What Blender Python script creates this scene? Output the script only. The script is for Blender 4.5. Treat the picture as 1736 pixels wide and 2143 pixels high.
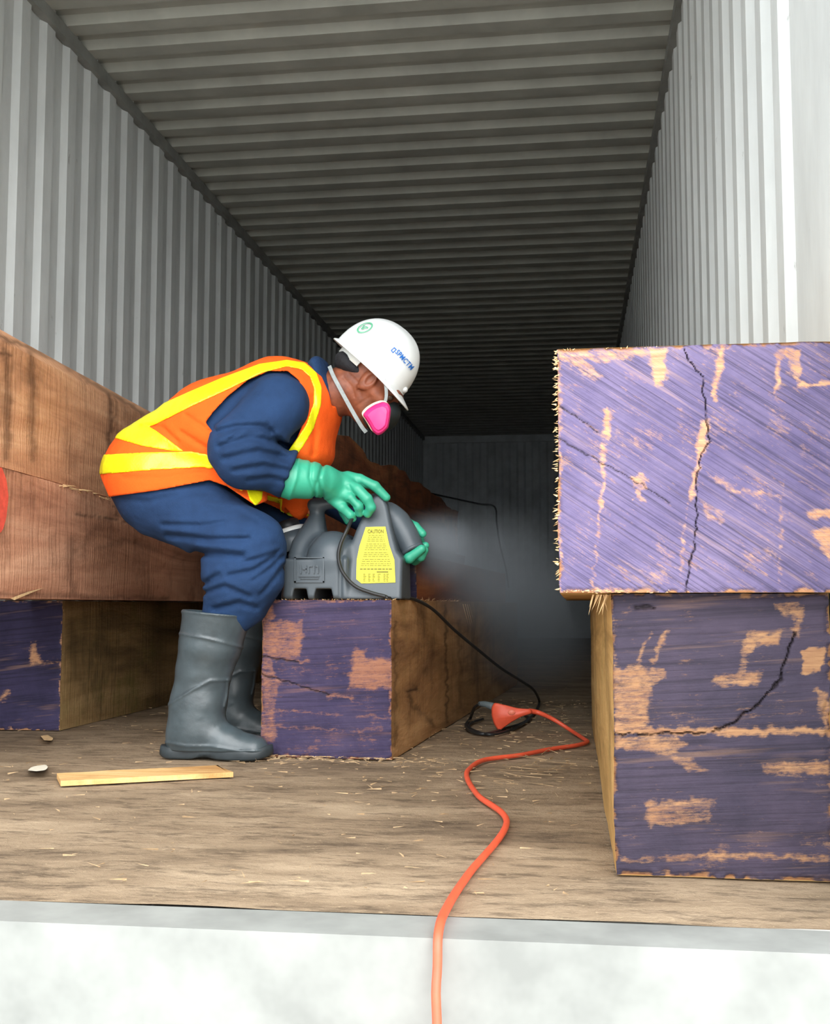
import bpy, bmesh, math, random
import numpy as np
from mathutils import Vector, Matrix
random.seed(7); RNG = np.random.default_rng(7)
for o in list(bpy.data.objects): bpy.data.objects.remove(o)
scene = bpy.context.scene
COL = scene.collection
def srgb(r, g, b, a=1.0):
    f = lambda c: (c/255/12.92) if c/255 <= .04045 else ((c/255+.055)/1.055)**2.4
    return (f(r), f(g), f(b), a)

# ------------------------------------------------------------------ camera
FPX, CXP, CYP, CAMH = 2380.0, 868.0, 1071.5, 0.41
PH = math.atan(196.5/FPX); TH = math.atan(329*math.cos(PH)/FPX)
CAM = np.array([0, 0, CAMH])
CR = np.array([math.cos(TH), math.sin(TH), 0])
CF = np.array([-math.sin(TH)*math.cos(PH), math.cos(TH)*math.cos(PH), math.sin(PH)])
CU = np.cross(CR, CF)
cd = bpy.data.cameras.new('camera'); cam = bpy.data.objects.new('camera', cd); COL.objects.link(cam)
cam.location = CAM
cam.rotation_euler = (math.pi/2+PH, 0, TH)
cd.sensor_fit = 'HORIZONTAL'; cd.sensor_width = 36; cd.lens = FPX/1736*36
cd.clip_start = .05; cd.clip_end = 200
scene.camera = cam

# ------------------------------------------------------------------ light: overcast daylight through the open doors
wd = bpy.data.worlds.new('overcast'); scene.world = wd; wd.use_nodes = True
bg = wd.node_tree.nodes['Background']; bg.inputs[0].default_value = (.93, .97, 1, 1); bg.inputs[1].default_value = 1.25
scene.view_settings.view_transform = 'Standard'; scene.view_settings.look = 'None'
scene.view_settings.exposure = 1.65; scene.view_settings.gamma = 1; scene.view_settings.use_curve_mapping = False
sd = bpy.data.lights.new('sun', 'SUN'); sun = bpy.data.objects.new('sun', sd); COL.objects.link(sun)
sd.energy = 1.1; sd.angle = math.radians(60); sd.color = (1, .98, .95)
sun.rotation_euler = (math.radians(60), 0, math.radians(20))

# ------------------------------------------------------------------ pixel <-> world
def ray(x, y): return CR*(x-CXP)/FPX - CU*(y-CYP)/FPX + CF
def atY(x, y, Y): r = ray(x, y); return CAM + r*(Y/r[1])
def atZ(x, y, Z): r = ray(x, y); return CAM + r*((Z-CAMH)/r[2])
def atX(x, y, X): r = ray(x, y); return CAM + r*(X/r[0])
def proj(P):
    q = np.asarray(P, float) - CAM; d = q@CF
    return np.stack([CXP+FPX*(q@CR)/d, CYP-FPX*(q@CU)/d], -1)

# ------------------------------------------------------------------ noise
def _hash(i, j, k, s):
    n = (i*374761393 + j*668265263 + k*2147483647 + s*1274126177) & 0xffffffff
    n = ((n ^ (n >> 13))*1274126177) & 0xffffffff
    return ((n ^ (n >> 16)) & 0xffff)/65535.0
def vnoise(P, s=0):
    P = np.asarray(P, float); i = np.floor(P).astype(np.int64); f = P-i; f = f*f*(3-2*f); r = 0
    for a in (0, 1):
        for b in (0, 1):
            for c in (0, 1):
                w = (f[..., 0] if a else 1-f[..., 0])*(f[..., 1] if b else 1-f[..., 1])*(f[..., 2] if c else 1-f[..., 2])
                r = r + w*_hash(i[..., 0]+a, i[..., 1]+b, i[..., 2]+c, s)
    return r*2-1
def fbm(P, s=0, n=3): return sum(vnoise(np.asarray(P)*2**i, s+i)/2**i for i in range(n))/1.75

# ------------------------------------------------------------------ materials
class NT:
    def __init__(self, name):
        self.m = bpy.data.materials.new(name); self.m.use_nodes = True
        self.t = self.m.node_tree; self.b = self.t.nodes['Principled BSDF']
    def n(self, typ, **kw):
        o = self.t.nodes.new(typ)
        for k, v in kw.items(): setattr(o, k, v)
        return o
    def l(self, a, b): self.t.links.new(a, b)
    def noise(self, scale, detail=4, rough=.6, map_scale=None, rot=(0, 0, 0), dist=0, coord='Object'):
        tc = self.n('ShaderNodeTexCoord'); x = tc.outputs[coord]
        if map_scale:
            # rotate first, then stretch along the rotated axes
            mp0 = self.n('ShaderNodeMapping'); mp0.inputs['Rotation'].default_value = rot; self.l(x, mp0.inputs[0]); x = mp0.outputs[0]
            mp = self.n('ShaderNodeMapping'); mp.inputs['Scale'].default_value = map_scale; self.l(x, mp.inputs[0]); x = mp.outputs[0]
        t = self.n('ShaderNodeTexNoise'); t.inputs['Scale'].default_value = scale; t.inputs['Detail'].default_value = detail
        t.inputs['Roughness'].default_value = rough; t.inputs['Distortion'].default_value = dist
        self.l(x, t.inputs['Vector']); return t.outputs['Fac']
    def ramp(self, fac, stops):
        r = self.n('ShaderNodeValToRGB'); e = r.color_ramp.elements
        while len(e) < len(stops): e.new(.5)
        for q, (p, c) in zip(e, stops): q.position = p; q.color = c
        self.l(fac, r.inputs[0]); return r.outputs[0]
    def mix(self, fac, a, b, mode='MIX'):
        m = self.n('ShaderNodeMix', data_type='RGBA', blend_type=mode)
        for s, v in ((m.inputs['Factor'], fac), (m.inputs['A'], a), (m.inputs['B'], b)):
            if hasattr(v, 'links') or hasattr(v, 'is_linked'): self.l(v, s)
            else: s.default_value = v
        return m.outputs['Result']
    def math(self, op, a, b=0.0):
        m = self.n('ShaderNodeMath', operation=op)
        for s, v in ((m.inputs[0], a), (m.inputs[1], b)):
            if hasattr(v, 'is_linked'): self.l(v, s)
            else: s.default_value = v
        return m.outputs[0]
    def bump(self, h, strength=.3, dist=.01):
        b = self.n('ShaderNodeBump'); b.inputs['Strength'].default_value = strength; b.inputs['Distance'].default_value = dist
        self.l(h, b.inputs['Height']); self.l(b.outputs[0], self.b.inputs['Normal'])
    def attr(self, name): a = self.n('ShaderNodeAttribute', attribute_name=name); return a.outputs['Fac']
    def col(self, x):
        if hasattr(x, 'is_linked'): self.l(x, self.b.inputs['Base Color'])
        else: self.b.inputs['Base Color'].default_value = x
    def set(self, rough=.6, metal=0, spec=.5):
        self.b.inputs['Roughness'].default_value = rough; self.b.inputs['Metallic'].default_value = metal
        self.b.inputs['Specular IOR Level'].default_value = spec; return self.m

def M_plain(name, c, rough=.6, var=.12, scale=30, bump=.0, spec=.5, bscale=None):
    k = NT(name); c2 = tuple(max(0, v*(1-var*1.6)) for v in c[:3])+(1,); c3 = tuple(min(1, v*(1+var)) for v in c[:3])+(1,)
    k.col(k.ramp(k.noise(scale), [(.3, c2), (.7, c3)]))
    if bump: k.bump(k.noise(bscale or scale*4), bump, .004)
    return k.set(rough, 0, spec)
def M_cloth(name, c, var=.15):
    k = NT(name); d = tuple(v*(1-var*1.7) for v in c[:3])+(1,); e = tuple(min(1, v*(1+var)) for v in c[:3])+(1,)
    k.col(k.ramp(k.noise(9, 5), [(.3, d), (.72, e)]))
    k.bump(k.math('ADD', k.noise(420, 2), k.math('MULTIPLY', k.noise(22, 4, map_scale=(1, 1, .6)), 2.2)), .28, .006)
    return k.set(.88, 0, .25)
def M_wood(name, dark, mid, light, grain_axis=1, streak=(0, 0, 0), stain=None, rough=.85, moss=0):
    # rough-sawn timber flank: grain along local y, saw marks across it, weather stains
    k = NT(name)
    g = k.noise(7, 5, .65, (1, .10, 1) if grain_axis == 1 else (.1, 1, 1), dist=1.2)
    c = k.ramp(g, [(.28, dark), (.5, mid), (.74, light)])
    saw = k.noise(3, 3, .6, (1, 26, .7))
    c = k.mix(k.math('MULTIPLY', k.ramp(saw, [(.5, (0, 0, 0, 1)), (.75, (1, 1, 1, 1))]), .35), c, dark)
    st = k.ramp(k.noise(2.1, 5, .7, (1, 1.7, 1)), [(.52, (0, 0, 0, 1)), (.66, (1, 1, 1, 1))])
    c = k.mix(k.math('MULTIPLY', st, .55), c, stain or tuple(v*.4 for v in dark[:3])+(1,))
    if moss:
        ms = k.ramp(k.noise(5, 4, .7), [(.5, (0, 0, 0, 1)), (.7, (1, 1, 1, 1))])
        c = k.mix(k.math('MULTIPLY', ms, moss), c, srgb(96, 92, 40))
    c = k.mix(k.attr('crack'), c, tuple(v*.30 for v in dark[:3])+(1,)); c = k.mix(k.attr('wear'), c, tuple(min(1, v*1.25) for v in light[:3])+(1,))
    k.col(c)
    k.bump(k.math('ADD', k.math('MULTIPLY', saw, 1.4), k.noise(60, 4, .7, (1, .2, 1))), .5, .006)
    return k.set(rough, 0, .25)
def M_end(name, paint_a, paint_b, wood_a, wood_b, ang=.6, saw=.35, line=120):
    # painted sawn end: attribute wear bares the wood, attribute crack holds dirt in the splits
    k = NT(name)
    big = k.ramp(k.noise(7, 5, .65), [(.32, paint_a), (.68, paint_b)])
    ln = k.noise(1, 4, .75, (2.2, 1, line), (0, ang, 0), dist=.25)
    lnr = k.ramp(ln, [(.36, (1, 1, 1, 1)), (.52, (0, 0, 0, 1))])
    big = k.mix(k.math('MULTIPLY', lnr, saw), big, tuple(v*.25 for v in paint_a[:3])+(1,))
    pin = k.ramp(k.noise(1, 3, .7, (3.0, 1, line*.55), (0, ang, 0)), [(.56, (0, 0, 0, 1)), (.72, (1, 1, 1, 1))])
    big = k.mix(k.math('MULTIPLY', pin, .45), big, tuple(.45*a+.55*b for a, b in zip(paint_b[:3], wood_b[:3]))+(1,))
    wood = k.ramp(k.noise(1, 4, .7, (8, 1, 160)), [(.3, wood_a), (.7, wood_b)])
    n1 = k.math('SUBTRACT', k.noise(1, 5, .85, (26, 1, 150), (0, ang, 0)), .5); n2 = k.math('SUBTRACT', k.noise(11, 5, .75), .5)
    w = k.math('ADD', k.attr('wear'), k.math('ADD', k.math('MULTIPLY', n1, 1.7), k.math('MULTIPLY', n2, 1.3)))
    wm = k.ramp(w, [(.34, (0, 0, 0, 1)), (.80, (1, 1, 1, 1))])
    c = k.mix(wm, big, wood)
    c = k.mix(k.attr('crack'), c, srgb(35, 28, 30))
    k.col(c)
    k.bump(k.math('ADD', k.math('MULTIPLY', ln, 1.0), k.math('MULTIPLY', k.noise(120, 3), .5)), .45, .005)
    return k.set(.8, 0, .3)

# ------------------------------------------------------------------ mesh helpers
OFF = {}
def mesh_from(name, V, Fc):
    me = bpy.data.meshes.new(name); V = np.ascontiguousarray(V, np.float32)
    if isinstance(Fc, np.ndarray):
        n, k = Fc.shape
        me.vertices.add(len(V)); me.vertices.foreach_set('co', V.ravel())
        me.loops.add(n*k); me.loops.foreach_set('vertex_index', Fc.astype(np.int32).ravel())
        me.polygons.add(n); me.polygons.foreach_set('loop_start', np.arange(0, n*k, k, dtype=np.int32))
        me.polygons.foreach_set('loop_total', np.full(n, k, np.int32))
    else: me.from_pydata(V.tolist(), [], Fc)
    me.update(calc_edges=True); me.validate(); return me
def obj(name, V, Fc, mat, parent=None, smooth=True):
    V = np.asarray(V, float)
    off = OFF.get(parent.name) if parent is not None else None
    if off is not None: V = V-off
    me = mesh_from(name, V, Fc)
    if mat: me.materials.append(mat)
    me.polygons.foreach_set('use_smooth', np.full(len(me.polygons), smooth))
    o = bpy.data.objects.new(name, me); COL.objects.link(o)
    if parent is not None:
        o.parent = parent
        if off is not None: OFF[o.name] = off
    return o
def thing(name, label, cat, loc=(0, 0, 0), group=None):
    o = bpy.data.objects.new(name, None); COL.objects.link(o); o.location = loc; o.empty_display_size = .05
    OFF[o.name] = np.array(loc, float); tag(o, label, cat, group); return o
def tag(o, label, cat, group=None, kind=None):
    o['label'] = label; o['category'] = cat
    if group: o['group'] = group
    if kind: o['kind'] = kind
    return o
def struct(o): o['kind'] = 'structure'; return o
def box_vf(x0, x1, y0, y1, z0, z1):
    V = [(x, y, z) for x in (x0, x1) for y in (y0, y1) for z in (z0, z1)]
    return V, [(0, 1, 3, 2), (4, 6, 7, 5), (0, 4, 5, 1), (2, 3, 7, 6), (0, 2, 6, 4), (1, 5, 7, 3)]
def catmull(P, n=8):
    P = np.asarray(P, float); Q = np.vstack([2*P[0]-P[1], P, 2*P[-1]-P[-2]]); out = []
    for i in range(1, len(Q)-2):
        for t in np.linspace(0, 1, n, endpoint=False):
            a, b, c, d = Q[i-1:i+3]
            out.append(.5*((2*b)+(-a+c)*t+(2*a-5*b+4*c-d)*t*t+(-a+3*b-3*c+d)*t**3))
    out.append(P[-1]); return np.array(out)
def tube_vf(P, r, seg=8, cap=True):
    P = np.asarray(P, float); n = len(P); r = np.broadcast_to(np.asarray(r, float), (n,))
    T = np.gradient(P, axis=0); T /= np.linalg.norm(T, axis=1)[:, None]+1e-9
    N = np.cross(T[0], (0, 0, 1.)); N = N if np.linalg.norm(N) > .1 else np.cross(T[0], (1., 0, 0)); N /= np.linalg.norm(N)
    V = []
    for i in range(n):
        N = N-T[i]*(N@T[i]); N /= np.linalg.norm(N); B = np.cross(T[i], N)
        for j in range(seg):
            a = 2*math.pi*j/seg; V.append(P[i]+r[i]*(math.cos(a)*N+math.sin(a)*B))
    Fc = [(i*seg+j, i*seg+(j+1) % seg, (i+1)*seg+(j+1) % seg, (i+1)*seg+j) for i in range(n-1) for j in range(seg)]
    if cap: Fc += [tuple(range(seg))[::-1], tuple((n-1)*seg+j for j in range(seg))]
    return np.array(V), Fc
def px_pts(pts, Y): return np.array([atY(x, y, Y) for x, y in pts])
def prism_vf(front, back):
    n = len(front); V = np.vstack([front, back])
    return V, [tuple(range(n)), tuple(range(2*n-1, n-1, -1))]+[(i, i+n, (i+1) % n+n, (i+1) % n) for i in range(n)]
def resample(poly, n, closed=True):
    P = np.asarray(poly, float); Q = np.vstack([P, P[:1]]) if closed else P
    s = np.r_[0, np.cumsum(np.linalg.norm(np.diff(Q, axis=0), axis=1))]
    t = np.linspace(0, s[-1], n, endpoint=not closed)
    return np.stack([np.interp(t, s, Q[:, k]) for k in range(Q.shape[1])], -1)
def bevel_prism(poly_px, layers, mat, name, parent, nres=48, smooth=True, rnd=3):
    # stacked outlines: layers = [(Y, inset factor toward the centroid)] front to back
    P = resample(poly_px, nres)
    for _ in range(rnd): P = (np.roll(P, 1, 0)+2*P+np.roll(P, -1, 0))/4
    c = P.mean(0); V = []
    for Y, f in layers: V += [atY(*(c+(p-c)*f), Y) for p in P]
    n = nres; Fc = [tuple(range(n))]
    for k in range(len(layers)-1): Fc += [(k*n+i, (k+1)*n+i, (k+1)*n+(i+1) % n, k*n+(i+1) % n) for i in range(n)]
    Fc.append(tuple(range((len(layers)-1)*n, len(layers)*n))[::-1])
    return obj(name, V, Fc, mat, parent, smooth)
def shards_vf(n, fn):
    V, Fc = [], []
    for i in range(n):
        p, d, w, L = fn(i); p = np.asarray(p, float); d = np.asarray(d, float); d /= np.linalg.norm(d)
        u = np.cross(d, (RNG.normal(), RNG.normal(), RNG.normal())); u /= np.linalg.norm(u)+1e-9; v = np.cross(d, u); b = len(V)
        V += [p+u*w, p-u*w*.5+v*w*.6, p-u*w*.5-v*w*.6, p+d*L*.6+u*w*.6, p+d*L]
        Fc += [(b, b+1, b+3), (b+1, b+4, b+3), (b+1, b+2, b+4), (b+2, b, b+3), (b+2, b+3, b+4), (b, b+2, b+1)]
    return np.array(V), Fc

# ------------------------------------------------------------------ implicit surfaces
def smin(a, b, k):
    if k <= 0: return np.minimum(a, b)
    h = np.clip(.5+.5*(b-a)/k, 0, 1); return b*(1-h)+a*h-k*h*(1-h)
def cone(P, a, b, ra, rb, sy=1.0):
    a = np.asarray(a, np.float32); b = np.asarray(b, np.float32); s = np.array([1, 1/sy, 1], np.float32)
    q = (P-a)*s; d = (b-a)*s; L = float(d@d)+1e-12
    t = np.clip(q@d/L, 0, 1); q = q-t[:, None]*d
    return np.sqrt((q*q).sum(1))-(ra+(rb-ra)*t)
def ell(P, c, r, Rm=None):
    q = P-np.asarray(c, np.float32)
    if Rm is not None: q = q@np.asarray(Rm, np.float32).T
    r = np.asarray(r, np.float32); k0 = np.sqrt(((q/r)**2).sum(1)); k1 = np.sqrt(((q/r**2)**2).sum(1))+1e-9
    return k0*(k0-1)/k1
def rbox(P, c, hsz, r=.01, Rm=None):
    q = P-np.asarray(c, np.float32)
    if Rm is not None: q = q@np.asarray(Rm, np.float32).T
    q = np.abs(q)-(np.asarray(hsz, np.float32)-r)
    return np.sqrt((np.maximum(q, 0)**2).sum(1))+np.minimum(q.max(1), 0)-r
def poly2(Q, poly):
    poly = np.asarray(poly, np.float32); n = len(poly); d = np.full(len(Q), 1e12, np.float32); s = np.ones(len(Q), np.float32)
    for i in range(n):
        a, b = poly[i], poly[i-1]; e = b-a; w = Q-a
        t = np.clip(w@e/(e@e), 0, 1); r = w-t[:, None]*e; d = np.minimum(d, (r*r).sum(1))
        c1 = Q[:, 1] >= a[1]; c2 = Q[:, 1] < b[1]; c3 = e[0]*w[:, 1] > e[1]*w[:, 0]
        f = (c1 & c2 & c3) | (~c1 & ~c2 & ~c3); s[f] *= -1
    return s*np.sqrt(d)
def line2(Q, pts):
    pts = np.asarray(pts, np.float32); d = np.full(len(Q), 1e12, np.float32)
    for a, b in zip(pts[:-1], pts[1:]):
        e = b-a; w = Q-a; t = np.clip(w@e/(e@e+1e-9), 0, 1); r = w-t[:, None]*e; d = np.minimum(d, (r*r).sum(1))
    return np.sqrt(d)
def band2(Q, pts, wid):       # polyline with a half-width at each point
    pts = np.asarray(pts, np.float32); d = np.full(len(Q), 1e9, np.float32)
    for a, b, wa, wb in zip(pts[:-1], pts[1:], wid[:-1], wid[1:]):
        e = b-a; w = Q-a; t = np.clip(w@e/(e@e+1e-9), 0, 1); r = w-t[:, None]*e; d = np.minimum(d, np.sqrt((r*r).sum(1))-(wa+(wb-wa)*t))
    return d
def nets(Fd, o, h):
    nx, ny, nz = Fd.shape; acc = np.zeros((nx-1, ny-1, nz-1, 3), np.float32); cnt = np.zeros((nx-1, ny-1, nz-1), np.float32)
    ins = Fd < 0; edges = []
    for ax in range(3):
        lo = [slice(None)]*3; hi = [slice(None)]*3; lo[ax] = slice(0, -1); hi[ax] = slice(1, None)
        cr = ins[tuple(lo)] != ins[tuple(hi)]
        I = np.argwhere(cr); a = Fd[tuple(lo)][cr]; b = Fd[tuple(hi)][cr]; t = a/(a-b)
        pos = I.astype(np.float32); pos[:, ax] += t; sgn = a < 0
        o1, o2 = [k for k in range(3) if k != ax]
        for d1 in (0, 1):
            for d2 in (0, 1):
                J = I.copy(); J[:, o1] -= d1; J[:, o2] -= d2
                ok = (J[:, o1] >= 0) & (J[:, o2] >= 0) & (J[:, o1] < acc.shape[o1]) & (J[:, o2] < acc.shape[o2])
                Jo = J[ok]; ix = np.ravel_multi_index(Jo.T, cnt.shape)
                for c in range(3): acc.reshape(-1, 3)[:, c] += np.bincount(ix, pos[ok][:, c], cnt.size).astype(np.float32)
                cnt.reshape(-1)[:] += np.bincount(ix, minlength=cnt.size)
        edges.append((ax, o1, o2, I, sgn))
    used = cnt > 0; idx = np.full(cnt.shape, -1, np.int64); idx[used] = np.arange(used.sum())
    V = acc[used]/cnt[used][:, None]*h+np.asarray(o, np.float32); Q = []
    for ax, o1, o2, I, sgn in edges:
        ok = (I[:, o1] > 0) & (I[:, o2] > 0) & (I[:, o1] < cnt.shape[o1]) & (I[:, o2] < cnt.shape[o2]); I = I[ok]; sg = sgn[ok]; q = []
        for d1, d2 in ((0, 0), (1, 0), (1, 1), (0, 1)):
            J = I.copy(); J[:, o1] -= d1; J[:, o2] -= d2; q.append(idx[J[:, 0], J[:, 1], J[:, 2]])
        q = np.stack(q, 1); flip = sg if ax != 1 else ~sg; q[flip] = q[flip][:, ::-1]; Q.append(q)
    Q = np.vstack(Q)[:, ::-1]
    return V, np.ascontiguousarray(Q)
def implicit(name, fn, lo, hi, h, mat, parent, smooth=True):
    lo = np.asarray(lo, float); hi = np.asarray(hi, float); n = np.ceil((hi-lo)/h).astype(int)+1
    ax = [lo[i]+h*np.arange(n[i]) for i in range(3)]
    G = np.stack(np.meshgrid(*ax, indexing='ij'), -1).reshape(-1, 3).astype(np.float32)
    # sparse: evaluate coarse blocks first
    st = 4; cx = [np.minimum(np.arange(0, n[i]+st, st), n[i]-1) for i in range(3)]
    idx = np.arange(len(G)).reshape(n); cg = idx[np.ix_(*cx)]; cv_ = fn(G[cg.ravel()]).reshape(cg.shape)
    near = [np.clip((np.arange(n[i])+st//2)//st, 0, len(cx[i])-1) for i in range(3)]
    full = cv_[np.ix_(*near)]; act = np.abs(full) < st*h*2.4
    out = full.ravel().astype(np.float32); ai = np.flatnonzero(act.ravel()); ch = 400000
    for i in range(0, len(ai), ch): out[ai[i:i+ch]] = fn(G[ai[i:i+ch]])
    D = out.reshape(n); D[[0, -1]] = np.maximum(D[[0, -1]], 1e-4); D[:, [0, -1]] = np.maximum(D[:, [0, -1]], 1e-4); D[:, :, [0, -1]] = np.maximum(D[:, :, [0, -1]], 1e-4)
    V, Q = nets(D, lo, h)
    return obj(name, V, Q, mat, parent, smooth)
def bounds(prims, pad=.03):
    A = np.array([np.asarray(p[i])+s*max(p[2:4])*np.array([1, p[4] if len(p) > 4 else 1, 1]) for p in prims for i in (0, 1) for s in (-1, 1)])
    return A.min(0)-pad, A.max(0)+pad
def union(P, prims, k=.03):
    d = None
    for p in prims:
        c = cone(P, p[0], p[1], p[2], p[3], p[4] if len(p) > 4 else 1.0); kk = p[5] if len(p) > 5 else k
        d = c if d is None else smin(d, c, kk)
    return d

# ================================================================== THE CONTAINER
XL, XR, YO, YB, ZC, PIT = -1.934, .42, 1.55, 14.9, 2.65, .1957
m_paint = NT('container_paint')
_c = m_paint.ramp(m_paint.noise(3, 5, .7, (1, 1, .35)), [(.3, srgb(194, 198, 198)), (.7, srgb(222, 227, 227))])
_s = m_paint.ramp(m_paint.noise(16, 5, .75, (1, 1, .45)), [(.66, (0, 0, 0, 1)), (.74, (1, 1, 1, 1))])
_c = m_paint.mix(m_paint.math('MULTIPLY', _s, .55), _c, srgb(92, 86, 80))
m_paint.col(_c); m_paint.bump(m_paint.noise(25, 3), .08, .01); m_paint = m_paint.set(.5, 0, .35)
m_roof = M_plain('roof_paint', srgb(168, 170, 162), .6, .12, 4)
m_rail = M_plain('rail_steel', srgb(140, 142, 138), .6, .15, 8)
m_front = M_plain('front_panel_paint', srgb(190, 196, 198), .6, .12, 5)

def corr_profile(y0, y1, phase, slant=.030, depth=.017):
    # (y, outward offset); the slant that starts at the phase faces the doors
    k0 = math.floor((y0-phase)/PIT)-1; pts = []; flat = PIT/2-slant
    y = phase+k0*PIT
    while y < y1+PIT:
        pts += [(y, depth), (y+slant, 0), (y+slant+flat, 0), (y+2*slant+flat, depth)]; y += PIT
    pts = [p for p in pts if y0 < p[0] < y1]
    return [(y0, depth)]+pts+[(y1, depth)]
def sheet(name, prof, fn, a0, a1, mat):
    V = []; Fc = []
    for y, off in prof: V += [fn(y, off, a0), fn(y, off, a1)]
    for i in range(len(prof)-1): Fc.append((2*i, 2*i+2, 2*i+3, 2*i+1))
    return struct(obj(name, V, Fc, mat, None, False))
prL = corr_profile(YO, YB, 3.668-.0)
prR = [(YO, .014)]+corr_profile(2.19, YB, 2.274-.036)
sheet('wall_left', prL, lambda y, o, a: (XL-o, y, a), -.05, ZC+.05, m_paint)
sheet('wall_right', prR, lambda y, o, a: (XR+o, y, a), -.05, ZC+.05, m_paint)
cy0 = atZ(900, 539, ZC)[1]
sheet('ceiling', corr_profile(YO, YB, cy0, .022, .032), lambda y, o, a: (a, y, ZC+o), XL-.03, XR+.03, m_roof)
sheet('wall_back', corr_profile(XL-.03, XR+.03, XL+.05, .03, .02), lambda x, o, a: (x, YB-.02+o, a), -.02, ZC+.03, m_front)
def sbox(name, *b, mat=None): V, Fc = box_vf(*b); return struct(obj(name, V, Fc, mat or m_rail, None, False))
sbox('trim_1', XL-.014, XL+.02, YO, YB, ZC-.05, ZC)          # top side rails
sbox('trim_2', XR-.02, XR+.014, YO, YB, ZC-.05, ZC)
sbox('trim_3', XL, XR, YB-.06, YB, ZC-.09, ZC, mat=m_front)   # front top rail
sbox('trim_4', XL-.11, XL-.015, YO-.1, YO+.06, -.16, ZC+.12)  # corner posts at the doors
sbox('trim_5', XR+.015, XR+.11, YO-.1, YO+.06, -.16, ZC+.12)
sbox('trim_6', XL-.015, XR+.015, YO-.1, YO, ZC, ZC+.12)       # header
sbox('trim_7', XL-.015, XR+.015, YO-.1, YO, -.16, -.004)      # door sill
sbox('trim_8', XL, XR, YB-.09, YB, 0, .62, mat=m_front)       # kick plate at the far end

# floor: worn, dirty container ply
kf = NT('container_floor')
c = kf.ramp(kf.noise(4, 6, .75, (.35, 1, 1)), [(.28, srgb(92, 76, 60)), (.48, srgb(152, 131, 106)), (.72, srgb(190, 168, 140))])
c = kf.mix(kf.math('MULTIPLY', kf.ramp(kf.noise(26, 5, .8, (.3, 1, 1)), [(.5, (0, 0, 0, 1)), (.62, (1, 1, 1, 1))]), .55), c, srgb(60, 46, 34))
c = kf.mix(kf.math('MULTIPLY', kf.ramp(kf.noise(60, 4, .8), [(.62, (0, 0, 0, 1)), (.7, (1, 1, 1, 1))]), .7), c, srgb(196, 174, 140))
kf.col(c); kf.bump(kf.noise(40, 6, .8), .8, .012); m_floor = kf.set(.85, 0, .3)
nx, ny = 60, 330
gx = np.linspace(XL-.03, XR+.03, nx); gy = np.linspace(YO, YB+.03, ny)
G = np.stack(np.meshgrid(gx, gy, indexing='ij'), -1).reshape(-1, 2)
V = np.c_[G, -.003+.003*fbm(np.c_[G*9, np.zeros(len(G))], 3)]
ii = (np.arange(nx-1)[:, None]*ny+np.arange(ny-1)[None]).ravel()
Fc = np.stack([ii, ii+ny, ii+ny+1, ii+1], 1)
struct(obj('floor', V, Fc, m_floor))
sbox('ground', -40, 40, -40, 45, -.4, -.17, mat=M_plain('yard_concrete', srgb(186, 184, 178), .9, .08, 2))

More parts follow.
